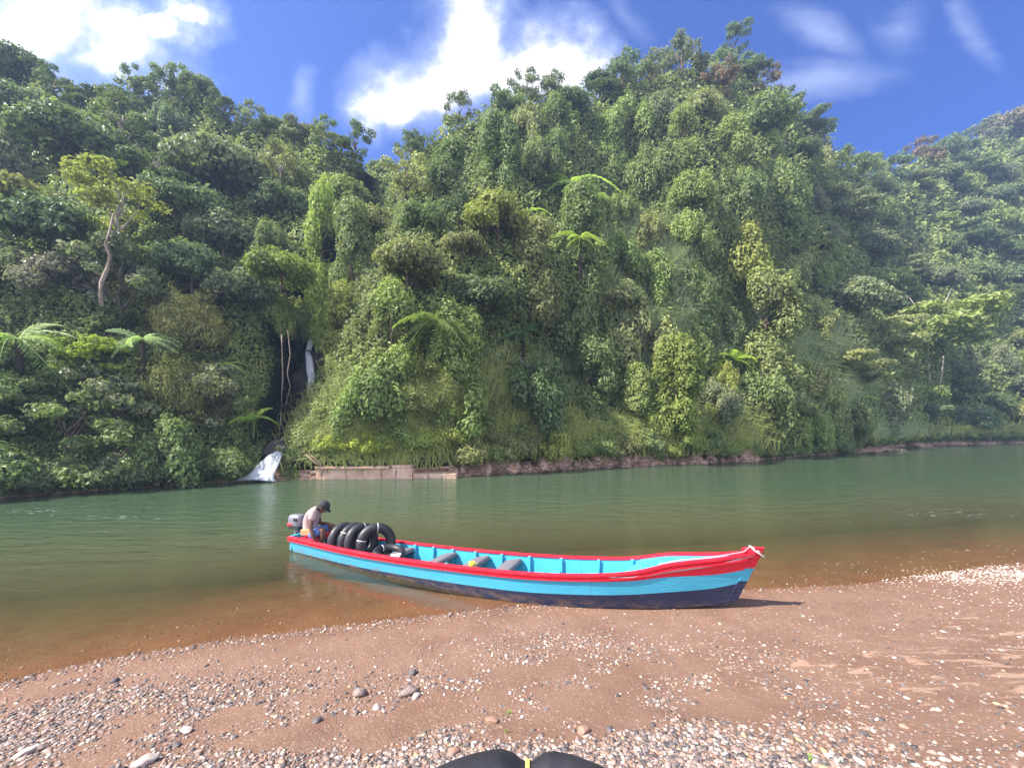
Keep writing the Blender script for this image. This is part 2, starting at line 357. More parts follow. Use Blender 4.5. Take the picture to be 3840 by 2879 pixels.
# ---------------------------------------------------------------- shape of the land
def cub(x, xs, ys):
    x = np.asarray(x, float); xs = np.asarray(xs, float); ys = np.asarray(ys, float); d = np.diff(ys)/np.diff(xs)
    m = np.empty_like(ys); m[0], m[-1] = d[0], d[-1]; m[1:-1] = np.where(d[1:]*d[:-1] > 0, (d[1:]+d[:-1])/2, 0)
    i = np.clip(np.searchsorted(xs, x)-1, 0, len(xs)-2); h = xs[i+1]-xs[i]; s = np.clip((x-xs[i])/h, 0, 1)
    r = (2*s**3-3*s**2+1)*ys[i]+(s**3-2*s**2+s)*h*m[i]+(-2*s**3+3*s**2)*ys[i+1]+(s**3-s**2)*h*m[i+1]
    return np.where(x < xs[0], ys[0], np.where(x > xs[-1], ys[-1], r))
SIL = [(-2600, 250), (-600, 150), (0, 165), (90, 190), (150, 220), (230, 270), (330, 335), (420, 300), (500, 265), (640, 258), (780, 275), (860, 370), (1000, 425), (1150, 440), (1260, 465), (1335, 495), (1390, 580), (1480, 620),
       (1500, 540), (1560, 490), (1650, 420), (1720, 365), (1800, 385), (1900, 320), (1960, 292), (2060, 290), (2140, 320), (2200, 340), (2270, 240), (2330, 202), (2400, 230), (2480, 180), (2560, 135), (2640, 185), (2750, 190), (2810, 210), (2900, 290),
       (3000, 370), (3080, 440), (3120, 545), (3200, 560), (3300, 580), (3385, 600), (3480, 520), (3600, 500), (3720, 445), (3840, 410), (4300, 330), (6400, 420)]
SHR = [(-2600, 2060), (-900, 1935), (0, 1868), (300, 1845), (600, 1824), (900, 1806), (1150, 1798), (1400, 1794), (1650, 1785), (1800, 1776), (2000, 1766), (2300, 1751), (2600, 1738), (2800, 1728), (3000, 1711), (3200, 1693), (3400, 1673), (3840, 1661), (6400, 1655)]
silx, sily = zip(*SIL); shx, shy = zip(*SHR)
def v_sil(u): return np.interp(u, silx, sily)
def v_shore(u): return cub(u, shx, shy)
def v_rid(u):      # bare ground of the ridge lies below the tree tops
    u = np.asarray(u, float); return np.interp(u, silx, np.convolve(np.pad(sily, 1, 'edge'), [.25, .5, .25], 'valid'))+95
GX = np.array([1730, 1560, 1400, 1250, 1050, 850, 620, 300]); GU = np.array([1010, 1090, 1140, 1160, 1260, 1350, 1470, 1490])
def surfY(u, v):
    u = np.asarray(u, float); v = np.asarray(v, float); vs = v_shore(u); Ys = CAMH*FPX/(vs-HOR)
    m = np.interp(u, [-500, 600, 1300, 2000, 2800, 3300, 4200], [1.75, 1.7, 1.75, 1.85, 1.75, 1.5, 1.5]); t = (HOR-v)/FPX
    Y = (CAMH+Ys*m)/np.maximum(m-t, .25); s = np.clip((vs-v)/np.maximum(vs-v_rid(u), 50), 0, 1.2)
    ramp = np.clip(s*5, 0, 1)
    gc = np.interp(-v, -GX[::1], GU); wdt = np.interp(v, [600, 1200, 1500, 1730], [60, 110, 75, 70])
    gul = np.exp(-((u-gc)/wdt)**2)*np.interp(v, [400, 700, 1300, 1650, 1760], [.12, .30, .42, .30, .06])
    spur = -.14*np.exp(-((u-1650)/430)**2)*np.exp(-((v-1100)/360)**2)-.10*np.exp(-((u-300)/330)**2)*np.exp(-((v-950)/260)**2)-.10*np.exp(-((u-2650)/260)**2)*np.exp(-((v-800)/350)**2)
    rec = .10*np.exp(-((u-2950)/150)**2)*np.exp(-((v-1150)/260)**2)+.12*np.exp(-((u-3300)/130)**2)*np.exp(-((v-800)/250)**2)+.14*np.exp(-((u-2330)/130)**2)*np.exp(-((v-780)/190)**2)
    b = fb2(u/420, v/330, 4, 3)*.13+fb2(u/130, v/150, 2, 9)*.035
    return Y*(1+(b+gul+spur+rec)*ramp)
def surf(u, v):
    u = np.atleast_1d(np.asarray(u, float)); v = np.atleast_1d(np.asarray(v, float)); Y = surfY(u, v)
    return np.stack([(u-CU)/FPX*Y, Y, CAMH+(HOR-v)/FPX*Y], -1)

# near shore: the waterline on the gravel bar
WL = [PZ(*p) for p in ((-300, 2640), (0, 2560), (300, 2492), (600, 2440), (900, 2390), (1200, 2355), (1500, 2322), (1700, 2300), (1900, 2277), (2200, 2258), (2500, 2236), (2830, 2208), (3100, 2196), (3300, 2180), (3500, 2152), (3840, 2108))]
wx = [p.x for p in WL]; wy = [p.y for p in WL]
wx = [-120, -30]+wx+[40, 250]; wy = [-20, -2.5]+wy+[14, 60]
def land_d(x, y): return (np.interp(x, wx, wy)+fb2(np.asarray(x)*1.7, 0, 3, 5)*.07-y)
def bed(x, y):
    x = np.asarray(x, float); y = np.asarray(y, float); d = land_d(x, y); dp = np.maximum(d, 0)
    z = .055*dp+.042*dp**2; z = np.where(dp > 3.9, 1.02-.16*np.exp(-(np.maximum(dp, 3.9)-3.9)*2.2), z)
    z = np.minimum(z, 1.02)
    dn = np.maximum(-d, 0); z = np.where(d < 0, -(.075*dn+.020*dn**2), z); z = np.maximum(z, -2.4)
    n = fb2(x*.9, y*.9, 3, 21)*.035+fb2(x*4, y*4, 2, 22)*.008
    return z+n*np.clip(np.abs(d)*1.2, .1, 1)

# ================================================================ THE SETTING
def struct(o): o['kind'] = 'structure'; return o
def grid_faces(nr, nc):
    i = np.arange(nr-1)[:, None]*nc+np.arange(nc-1)[None, :]; i = i.ravel(); return np.stack([i, i+1, i+nc+1, i+nc], 1)
def axis(segs):
    r = []
    for a, b, n in segs: r += list(np.linspace(a, b, n, endpoint=False))
    return np.array(r+[segs[-1][1]])
# gravel bar and river bed: one sheet
ax_ = axis([(-250, -20, 40), (-20, -7, 40), (-7, 11, 300), (11, 25, 30), (25, 250, 30)]); ay = axis([(-60, -2, 30), (-2, 1.2, 20), (1.2, 10, 190), (10, 20, 30), (20, 90, 35)])
GXX, GYY = np.meshgrid(ax_, ay); Z = bed(GXX, GYY)
V = np.stack([GXX.ravel(), GYY.ravel(), Z.ravel()], 1)
def gauss_px(x, y, lst):
    r = 0
    for u, v, su, sv, k in lst:
        r = r+k*np.exp(-(((CU+x/np.maximum(y, .5)*FPX)-u)/su)**2-((HOR+(CAMH-.5)*FPX/np.maximum(y, .5)-v)/sv)**2)
    return r
# world centres (x, y, rx, ry, rot, k) of dry sand patches
DRY = [(4.3, 3.6, 2.4, 1.1, .55), (6.5, 4.6, 2.4, .9, .5), (2.6, 2.2, 1.4, .5, .35), (5.4, 2.8, 2.0, .9, .55), (2.4, 3.5, 1.2, .5, .3)]
dry = sum(k*np.exp(-((GXX-x)/rx)**2-((GYY-y)/ry)**2) for x, y, rx, ry, k in DRY)
d_ = land_d(GXX, GYY); wet = np.clip(1-(d_-.02)/.45, 0, 1)
g = np_mesh('ground', V, grid_faces(len(ay), len(ax_)), M_sand, True, dry.ravel()-.35)
a = g.attributes.new('wet', 'FLOAT', 'POINT'); a.data.foreach_set('value', wet.ravel().astype(np.float32))
struct(obj('gravel_bar_ground', g))
# river
rx_ = axis([(-250, -40, 20), (-40, 60, 260), (60, 250, 30)]); ry_ = axis([(-60, 0, 12), (0, 12, 100), (12, 90, 70)])
RX, RY = np.meshgrid(rx_, ry_); DB = np.maximum(-bed(RX, RY), 0)
wm_ = np_mesh('river', np.stack([RX.ravel(), RY.ravel(), np.zeros(RX.size)], 1), grid_faces(len(ry_), len(rx_)), M_water, True, DB.ravel())
sw = np.zeros(RX.shape)
for u, v, su, sv, k in ((130, 1915, 330, 22, .8), (500, 1940, 300, 12, .7), (750, 1890, 300, 10, .6), (850, 2000, 260, 10, .65), (1050, 1840, 200, 10, .5), (3600, 1925, 420, 32, .75), (2500, 1790, 500, 14, .5), (3800, 1790, 300, 14, .6), (300, 2150, 300, 40, .35)):
    pu = CU+RX/np.maximum(RY, .5)*FPX; pv = HOR+CAMH*FPX/np.maximum(RY, .5); sw += k*np.exp(-((pu-u)/su)**2-((pv-v)/sv)**2)
a = wm_.attributes.new('swift', 'FLOAT', 'POINT'); a.data.foreach_set('value', sw.ravel().astype(np.float32))
struct(obj('river', wm_))
# forested hills across the river: one land surface with a back side
us = np.arange(-2600, 6401, 26.0); NS = 70
rows = []
for k in range(-3, NS+14):
    s = k/NS
    if s <= 1:
        vs, vr = v_shore(us), v_rid(us)
        if k < 0:
            p = surf(us, vs); p[:, 2] += k*.7; p[:, 1] -= 0.05*k; rows.append(p); continue
        rows.append(surf(us, vs+(vr-vs)*s))
    else:
        p = rows[-1].copy(); e = 5.0; Y0 = p[:, 1].copy(); p[:, 1] += e; p[:, 0] *= (p[:, 1]/Y0); p[:, 2] -= e*.9; rows.append(p)
HV = np.concatenate(rows)
hf = grid_faces(len(rows), len(us))
# low strip along the water is bare rock
fm = (np.arange(len(hf)) < (3+2)*(len(us)-1)).astype(int)
struct(obj('hills', np_mesh('hills', HV, hf, [M_soil, M_rock], True, None, fm)))

# ================================================================ FOLIAGE
def rot_frames(N):
    N = N/np.linalg.norm(N, axis=1, keepdims=True); up = np.array([0, 0, 1.0])
    a = -(up-N*(N@up)[:, None]); ln = np.linalg.norm(a, axis=1, keepdims=True); a = np.where(ln < .05, np.array([[1, 0, 0.]]), a/np.maximum(ln, 1e-6))
    return N, a
def leaves(C, N, L, asp=.55, droop=.9, r=rng, spin=.9):
    """diamond leaves at C with normals N; leaf tips hang down the surface"""
    n = len(C); N, a = rot_frames(N); b = np.cross(N, a); an = r.normal(0, spin, n)
    d = a*np.cos(an)[:, None]+b*np.sin(an)[:, None]; s = np.cross(N, d); L = np.broadcast_to(L, (n,))[:, None]; W = L*asp
    V = np.empty((n, 4, 3)); V[:, 0] = C-d*L*.5; V[:, 1] = C+s*W*.5+N*L*.06; V[:, 2] = C+d*L*.5-N*L*.12*droop; V[:, 3] = C-s*W*.5+N*L*.06
    return V.reshape(-1, 3)
def lmesh(name, C, N, L, tint, asp=.55, spin=.9, r=rng, m=None):
    V = leaves(C, N, L, asp, r=r, spin=spin); F = np.arange(len(V)).reshape(-1, 4)
    return np_mesh(name, V, F, m or M_leaf, False, np.repeat(tint, 4))
def sph(n, r):
    x = r.normal(size=(n, 3)); return x/np.linalg.norm(x, axis=1, keepdims=True)
def crown(kind, seed):
    r = np.random.default_rng(seed); cl = []       # clumps: centre, radii
    if kind == 'round':
        for p in sph(26, r):
            p[2] = abs(p[2])*1.0-.35; cl.append((p*r.uniform(.5, .72)*np.array([1, 1, .85]), np.array([1, 1, .75])*r.uniform(.24, .42)))
    elif kind == 'flat':
        for k in range(20):
            an, q = r.uniform(0, 6.28), math.sqrt(r.uniform(0, 1)); z = r.choice([-.25, .0, .22, .4])+r.normal(0, .05)
            cl.append((np.array([math.cos(an)*q*.75, math.sin(an)*q*.75, z+.15*(1-q)]), np.array([1, 1, .34])*r.uniform(.24, .38)))
    elif kind == 'column':
        for k in range(30):
            z = r.uniform(-1.35, 1.0); an = r.uniform(0, 6.28); q = .34*(1-max(0, z)**2*.5)
            cl.append((np.array([math.cos(an)*q, math.sin(an)*q, z]), np.array([1, 1, 1.45])*r.uniform(.17, .30)))
    elif kind == 'airy':
        for p in sph(20, r):
            p[2] = p[2]*1.05+.1; cl.append((p*r.uniform(.45, .82), np.array([1, 1, .7])*r.uniform(.14, .26)))
    elif kind == 'shrub':
        for k in range(24):
            an, q = r.uniform(0, 6.28), math.sqrt(r.uniform(0, 1)); cl.append((np.array([math.cos(an)*q*.8, math.sin(an)*q*.8, .55*(1-q*q)-.35+r.normal(0, .07)]), np.array([1, 1, .8])*r.uniform(.20, .36)))
    elif kind == 'dome':
        cl = [(np.array([0, 0, 0.]), np.array([.92, .92, 1.0]))]
        for p in sph(16, r): p[2] = abs(p[2])*.9-.3; cl.append((p*.72, np.array([1, 1, 1.2])*r.uniform(.22, .34)))
    elif kind == 'drape':
        for k in range(26):
            an, q = r.uniform(0, 6.28), math.sqrt(r.uniform(0, 1)); cl.append((np.array([math.cos(an)*q*.7, math.sin(an)*q*.6, .5-q*q*.6-r.uniform(0, .9)*q]), np.array([.8, .8, 1.7])*r.uniform(.16, .27)))
    C, N, T = [], [], []; ll = {'round': .088, 'flat': .090, 'column': .068, 'airy': .085, 'shrub': .088, 'dome': .09, 'drape': .070}[kind]
    for c, rad in cl:
        area = 4*math.pi*(np.mean(rad)**2); n = int(area/(ll*ll*.5)*(1.5 if kind != 'airy' else 1.15)*(2.2 if kind == 'dome' else 1)); n = min(n, 14000)
        d = sph(n, r); keep = (d[:, 2] > -.55) | (r.uniform(size=n) < .4); d = d[keep]; n = len(d)
        rad_n = 1.04-np.abs(r.normal(0, .26, n)); lum = 1+.75*fbm(d*3.2+c*7, 3, seed)
        C.append(c+d*rad*(rad_n*lum)[:, None]); nn = d/rad; nn /= np.linalg.norm(nn, axis=1, keepdims=True)
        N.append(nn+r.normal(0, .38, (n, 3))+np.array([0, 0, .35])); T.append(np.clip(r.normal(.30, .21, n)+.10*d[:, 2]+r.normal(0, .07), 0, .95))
    C, N, T = map(np.concatenate, (C, N, T)); L = ll*r.uniform(.55, 1.35, len(C))**1.25*1.12; asp = .28 if kind == 'dome' else .58
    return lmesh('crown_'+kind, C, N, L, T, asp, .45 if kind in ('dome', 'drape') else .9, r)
CROWN = {k: [crown(k, 40+i*7+j) for j in range(n)] for i, (k, n) in enumerate((('round', 4), ('flat', 4), ('column', 3), ('airy', 3), ('shrub', 3), ('dome', 2), ('drape', 3)))}
def trunk_mesh(seed, bare=False):
    r = random.Random(seed); mb = MB(); x = y = 0; pts = []; n = 7
    for i in range(n): pts.append((x, y, i/(n-1))); x += r.uniform(-.05, .05); y += r.uniform(-.05, .05)
    mb.tube(pts, [.055*(1-.55*i/(n-1))+.02*(i == 0) for i in range(n)], 8)
    for k in range(6):
        z = r.uniform(.6, .98); i = int(z*(n-1)); b = Vector(pts[i]); an = r.uniform(0, 6.28); q = []
        for j in range(4): q.append(b+Vector((math.cos(an)*j*.16, math.sin(an)*j*.16, j*.08+.02*j*j))); an += r.uniform(-.3, .3)
        mb.tube(q, [.026, .019, .012, .005], 6)
    return mb.mesh('trunk', M_bark, True)
TRUNK = [trunk_mesh(i) for i in range(4)]
def root_at(u, v, rp):
    """ground point below a crown seen at (u,v) with radius rp in source pixels"""
    vb = min(v+rp*.85, float(v_shore(u))-4); Y = float(surfY(np.array([u]), np.array([vb]))[0]); c = P(u, v, Y); g_ = P(u, vb, Y); return Vector((c.x, Y, g_.z-.3)), c, Y
PLACED = []
def plant(kind, u, v, rp, col, label, group=None, name='tree', sc=(1, 1, 1), trunkcol=(.16, .12, .09), cat='tree', dY=0.0, var=None):
    root, c, Y = root_at(u, v, rp*(1.5 if kind in ('airy', 'flat') and v < 1500 else 1))
    if dY: root.y += dY; s_ = root.y/Y; c = P(u, v, root.y); root.x = c.x
    r_ = rp*c.y/FPX; h = max(c.z-root.z, .3)
    t = thing(name, label, cat, root, random.uniform(0, 6.28), group)
    vs_ = CROWN[kind]; cr = obj('foliage' if name in ('shrub', 'vine_mound') else 'crown', vs_[random.randrange(len(vs_)) if var is None else var], t, (0, 0, h), (0, 0, 0), (r_*sc[0], r_*sc[1], r_*sc[2]))
    cr.color = (*col, 1)
    tk = obj('stem' if name in ('shrub', 'vine_mound') else 'trunk', random.choice(TRUNK), t, (0, 0, -.2), (0, 0, 0), (r_*.8, r_*.8, h+r_*.35)); tk.color = (*trunkcol, 1)
    PLACED.append((u, v, rp)); return t

# fern fronds
def frond_mesh(seed, n=34):
    r = random.Random(seed); mb_v, mb_f, tt = [], [], []; dr = [.75, .95, 1.15, .6, 1.3][seed]; sw_ = r.uniform(-.15, .15)
    def pt(s): return np.array([s*(1-.12*s), sw_*s*s, .42*s-dr*s*s])
    for i in range(n):
        s = .08+.9*i/n; w_ = .17*math.sin(math.pi*min(1, (s*.93+.04)))**.7+.015; p = pt(s); q = pt(s+.03)
        for sg in (-1, 1):
            b = len(mb_v); wr = w_*r.uniform(.7, 1.12); tipx = p+np.array([wr*.35, sg*wr, -.25*wr-.05*r.random()]); hw = .016
            mb_v += [p, (p+tipx)/2+np.array([hw, 0, 0]), tipx, (p+tipx)/2-np.array([hw, 0, 0])]; mb_f.append((b, b+1, b+2, b+3)); tt += [r.uniform(.2, .6)]*4
    for i in range(10):
        a_, b_ = pt(i/10), pt((i+1)/10); b = len(mb_v); wd = .008; mb_v += [a_-[0, wd, 0], a_+[0, wd, 0], b_+[0, wd, 0], b_-[0, wd, 0]]; mb_f.append((b, b+1, b+2, b+3)); tt += [.5]*4
    return np_mesh('frond', np.array(mb_v), np.array(mb_f), M_frond, False, tt)
FROND = [frond_mesh(i) for i in range(5)]
def fern(u, v, rp, col, label, n=12, stem=1.0, tc=(.10, .05, .03), tilt=0.0, lean=None, group='tree ferns growing on the slopes'):
    root, c, Y = root_at(u, v+rp*.15, rp*stem); r_ = rp*1.1*Y/FPX; c.y = Y-.4*r_; c = P(u, v, c.y); root.x, root.y = c.x, c.y; h = max(c.z-root.z, .3)
    t = thing('tree_fern', label, 'tree fern', root, 0, group)
    mb = MB().tube([(0, 0, -.6), (.03, 0, h*.5), (0, 0, h)], [.05*r_+.04, .035*r_+.03, .04*r_+.03], 8); tk = mb.build('trunk', M_bark, t, True); tk.color = (*tc, 1)
    for k in range(n):
        a_ = 6.283*k/n+random.uniform(-.2, .2); f = obj('frond', random.choice(FROND), t, (0, 0, h), (0, R(random.uniform(-30, 5))+tilt, a_), (r_*random.uniform(.8, 1.1),)*3); f.rotation_euler = (Matrix.Rotation(R(22), 3, 'X')@Matrix.Rotation(a_, 3, 'Z')@Matrix.Rotation(R(random.uniform(-32, 14)), 3, 'Y')@Matrix.Rotation(R(random.uniform(-28, 28)), 3, 'X')).to_euler(); f.color = (*col, 1)
    PLACED.append((u, v, rp*.7)); return t

# palette (real leaf colours)
DG = (.066, .090, .048); MG = (.088, .114, .054); YG = (.138, .160, .054); OG = (.112, .122, .060); BG = (.076, .104, .066); GG = (.098, .112, .074); LG = (.116, .146, .060); PALE = (.150, .166, .09); BR = (.110, .098, .072)
# ---- trees that can be told apart in the photograph: kind, u, v, radius, colour, label, options
H = [
 ('column', 1205, 960, 150, (.15, .185, .055), 'tall narrow bright yellow-green vine-clad tree rising above the upper waterfall', dict(dY=-5.5, sc=(.72, .72, 1.5))),
 ('column', 1320, 960, 150, MG, 'dark green vine-clad tree close to the right of the tall bright narrow one', dict(dY=-3, sc=(.9, .9, 1.2))),
 ('drape', 1010, 905, 110, MG, 'mid-green drooping tree above the yellow-green one that overhangs the gully', dict(dY=-1)),
 ('column', 1275, 1210, 110, YG, 'lower vine-clad tree column directly above the upper waterfall', {}),
 ('round', 1060, 1010, 125, (.11, .14, .045), 'yellow-green tree overhanging the gully above the hanging vines', dict(dY=-3)),
 ('drape', 1075, 1170, 105, (.10, .125, .045), 'drooping leafy tree from which the two long vines hang', dict(dY=-3.5)),
 ('dome', 710, 1225, 118, (.17, .165, .08), 'olive feathery dome-shaped bamboo clump in the middle of the left slope', dict(name='bamboo_clump', cat='bamboo')),
 ('dome', 640, 1480, 128, (.14, .145, .065), 'olive rounded bamboo clump just above the left riverbank', dict(name='bamboo_clump', cat='bamboo', var=1)),
 ('flat', 330, 1345, 150, (.12, .155, .035), 'bright-tipped tree with layered leaves low on the left slope', {}),
 ('flat', 130, 1470, 140, MG, 'layered mid-green tree below the bright-tipped tree at the far left', {}),
 ('airy', 440, 760, 170, YG, 'large airy tree with a crooked pale trunk high on the left slope', dict(trunkcol=(.42, .36, .30), sc=(1, 1, .8))),
 ('round', 70, 740, 130, (.125, .13, .05), 'yellowish sunlit tree at the left edge halfway up the hill', {}),
 ('round', 60, 1010, 160, GG, 'grey-green dull tree at the left edge below the yellowish one', {}),
 ('round', 250, 1060, 150, (.085, .085, .075), 'greyish tree with dry leaves left of the crooked pale trunk', {}),
 ('round', 1400, 850, 105, OG, 'rounded tree at the left of the central spur top', {}),
 ('round', 1590, 830, 100, MG, 'dark rounded tree with a yellow rim on the central spur', {}),
 ('round', 1530, 990, 140, OG, 'broad olive tree in the middle of the central spur', {}),
 ('round', 1870, 830, 150, (.12, .135, .048), 'rounded yellow-topped tree left of the bright tree ferns', {}),
 ('round', 1740, 930, 100, OG, 'smaller olive tree below the yellow-topped rounded tree', {}),
 ('column', 2180, 880, 150, MG, 'slender vine-covered tree right beneath the bright tree ferns', {}),
 ('column', 2885, 1240, 190, (.105, .124, .056), 'tall vine-draped pillar tree standing out on the lower right-centre slope', dict(dY=-3)),
 ('column', 2540, 1440, 150, (.10, .12, .04), 'shorter vine-draped pillar near the river right of centre', dict(dY=-2)),
 ('drape', 2760, 980, 190, (.12, .135, .045), 'wide cascade of pale vines over trees on the central slope', {}),
 ('drape', 2570, 880, 120, LG, 'vine-hung mound beside the dark hollow on the central slope', {}),
 ('flat', 3480, 1230, 190, LG, 'umbrella-shaped tree with a pale thin trunk on the right slope', dict(trunkcol=(.40, .36, .28), dY=-2)),
 ('flat', 3300, 1270, 130, PALE, 'pale layered tree left of the umbrella-shaped tree', {}),
 ('round', 3180, 1120, 140, GG, 'grey-green bushy tree at the foot of the right hill gully', {}),
 ('airy', 2755, 170, 75, DG, 'small round-topped tree standing alone on the highest peak', dict(trunkcol=(.08, .07, .05))),
 ('airy', 2560, 230, 105, GG, 'feathery tree on the summit left of the lone round-topped tree', {}),
 ('airy', 2330, 300, 105, BG, 'tall loose-crowned tree on the skyline just right of the big cloud', {}),
 ('airy', 1965, 345, 75, GG, 'dark tree against the lower middle edge of the big cloud', {}),
 ('airy', 2065, 350, 80, GG, 'second dark tree against the big cloud, right of its neighbour', {}),
 ('airy', 1720, 430, 75, GG, 'spiky small tree on the ridge under the left part of the big cloud', {}),
 ('airy', 1335, 540, 80, BG, 'thin-leaved tree at the right end of the left hill skyline', {}),
 ('airy', 1540, 560, 75, BG, 'small tree right of the gap between left and central hills', {}),
 ('round', 85, 270, 110, DG, 'hazy dark tree on the skyline in the top left corner', {}),
 ('round', 3800, 470, 95, BR, 'brownish tree on the skyline at the right edge', {}),
 ('airy', 3450, 600, 80, (.105, .078, .062), 'reddish-brown tree at the foot of the right skyline', {}),
 ('airy', 2850, 340, 85, BR, 'brown half-bare tree on the right shoulder of the peak', {}),
 ('airy', 2690, 320, 90, (.10, .075, .06), 'pinkish dry-leaved tree just below the summit', {}),
]
for k, u, v, rp, col, lab, kw in H: plant(k, u, v, rp, col, lab, **kw)
FERNS = [(70, 1270, 165, (.13, .18, .08), 'large pale tree fern at the left edge above the bright-tipped tree', 12, .6), (535, 1270, 105, (.15, .20, .11), 'broad pale tree fern left of the upper bamboo clump', 11, .9),
 (845, 1370, 85, (.19, .24, .09), 'light green tree fern on a reddish stem beside the gully', 10, 1.3), (1640, 1205, 175, (.075, .10, .035), 'huge drooping tree fern in the middle of the central spur', 16, .5),
 (2150, 690, 130, (.125, .175, .055), 'bright lime tree fern lit by the sun on the central slope', 12, .7), (2240, 735, 85, (.115, .16, .055), 'lime tree fern just right of the brightest one', 9, .8),
 (1990, 795, 60, (.14, .20, .045), 'small vivid lime fern below and left of the bright tree ferns', 6, .6), (2175, 895, 110, (.13, .17, .05), 'tall tree fern with hanging dead fronds below the lime ferns', 12, 1.5),
 (2745, 1345, 110, (.14, .19, .05), 'tree fern half hidden among the grass left of the vine pillar foot', 10, .6), (3215, 1485, 55, (.14, .24, .05), 'small bright fern near the foot of the right slope', 6, .5),
 (455, 625, 80, (.14, .17, .05), 'sunlit tree fern in the upper left forest', 9, .8), (1960, 1240, 90, (.05, .09, .045), 'dark fern right of the huge drooping one', 9, .5),
 (950, 1570, 80, (.15, .21, .05), 'bright-leaved fern low beside the lower waterfall', 9, .6)]
for u, v, rp, col, lab, n, st in FERNS: fern(u, v, rp, col, lab, n, st, group=None, tc=(.20, .07, .035) if 'reddish' in lab else (.05, .042, .034))

# ---- the rest of the forest, each tree by itself
def where(u, v, Y):
    hill = 'left hill' if u < 1180 else 'central hill' if u < 3130 else 'right hill'
    vs, vr = float(v_shore(u)), float(v_sil(u)); s = (vs-v)/(vs-vr); band = 'lowest slope' if s < .25 else 'lower slope' if s < .45 else 'middle slope' if s < .68 else 'upper slope' if s < .88 else 'ridge'
    third = {'left hill': (('left edge', 400), ('middle part', 800), ('right side', 9999)), 'central hill': (('gully side', 1500), ('left half', 2000), ('middle part', 2450), ('peak side', 2800), ('right flank', 9999)), 'right hill': (('left part', 3500), ('right part', 9999))}[hill]
    return hill, band, next(n for n, lim in third if u < lim), s
KN = {'round': 'bushy round-crowned tree', 'flat': 'layered flat-crowned tree', 'column': 'vine-covered column tree', 'airy': 'loose thin-leaved tree', 'drape': 'vine-draped tree'}
def cname(c):
    return {DG: 'dark green', MG: 'mid-green', YG: 'yellow-green', OG: 'olive', BG: 'bluish green', GG: 'grey-green', LG: 'light green', PALE: 'pale green', BR: 'brownish'}[c]
# skyline trees follow the ridge line
sky_u = list(np.arange(-60, 3900, 92)); cnt = 0
for u in sky_u:
    u = u+random.uniform(-22, 22); top = float(v_sil(u)); rp = random.uniform(62, 88)
    if any(abs(u-a)*1.1 < (rp+c)*.42 and abs(top+rp*.8-b) < 60 for a, b, c in PLACED): continue
    col = random.choice([DG, GG, BG, MG, DG]); k = random.choice(['round', 'airy', 'airy', 'flat']); hill, band, part, s = where(u, top+rp, 60)
    plant(k, u, top+rp*.85, rp, col, f'{cname(col)} {KN[k]} on the skyline ridge of the {hill}, {part}', f'skyline trees of the {hill}')
    cnt += 1
tries = 0; N_TREES = 285; ntree = sum(1 for o in COL.objects if o.name.split('.')[0] == 'tree')
while ntree < N_TREES and tries < 30000:
    tries += 1; u = random.uniform(-120, 3960); vs, vt = float(v_shore(u)), float(v_sil(u)); v = random.uniform(vt+90, vs-90)
    s = (vs-v)/(vs-vt)
    if s < .22 and 1120 < u < 3000 and random.random() < .75: continue

    Y = float(surfY(np.array([u]), np.array([v]))[0]); rp = random.uniform(2.6, 5.2)*FPX/Y*(1.0 if Y > 35 else .85); rp = min(max(rp, 66), 180)
    if abs(u-1110) < rp+75 and 1130 < v+rp*.6 and v < 1760: continue
    if 1120 < u < 3000 and v > vs-rp*1.25-75: v = vs-rp*1.25-75
    if any((u-a)**2+(v-b)**2 < ((rp+c)*.58)**2 for a, b, c in PLACED): continue
    if u < 1150: kinds, cols = ['round', 'flat', 'round', 'airy', 'drape', 'airy'], [DG, MG, GG, OG, DG, BG, MG, GG] if s > .3 else [DG, DG, MG, GG]
    elif u < 3130: kinds, cols = ['round', 'column', 'column', 'drape', 'drape', 'drape', 'airy'], [MG, OG, LG, MG, LG, PALE, DG, GG]
    else: kinds, cols = ['round', 'flat', 'drape', 'round'], [MG, BG, GG, LG, MG, OG, DG]
    k, col = random.choice(kinds), random.choice(cols); hill, band, part, s = where(u, v, Y)
    plant(k, u, v, rp, col, f'{cname(col)} {KN[k]} on the {band} of the {hill}, {part}', f'forest trees on the {band} of the {hill}', trunkcol=random.choice([(.16, .12, .09), (.30, .25, .20), (.10, .08, .06)]))
    ntree += 1
print('trees', ntree, 'tries', tries)
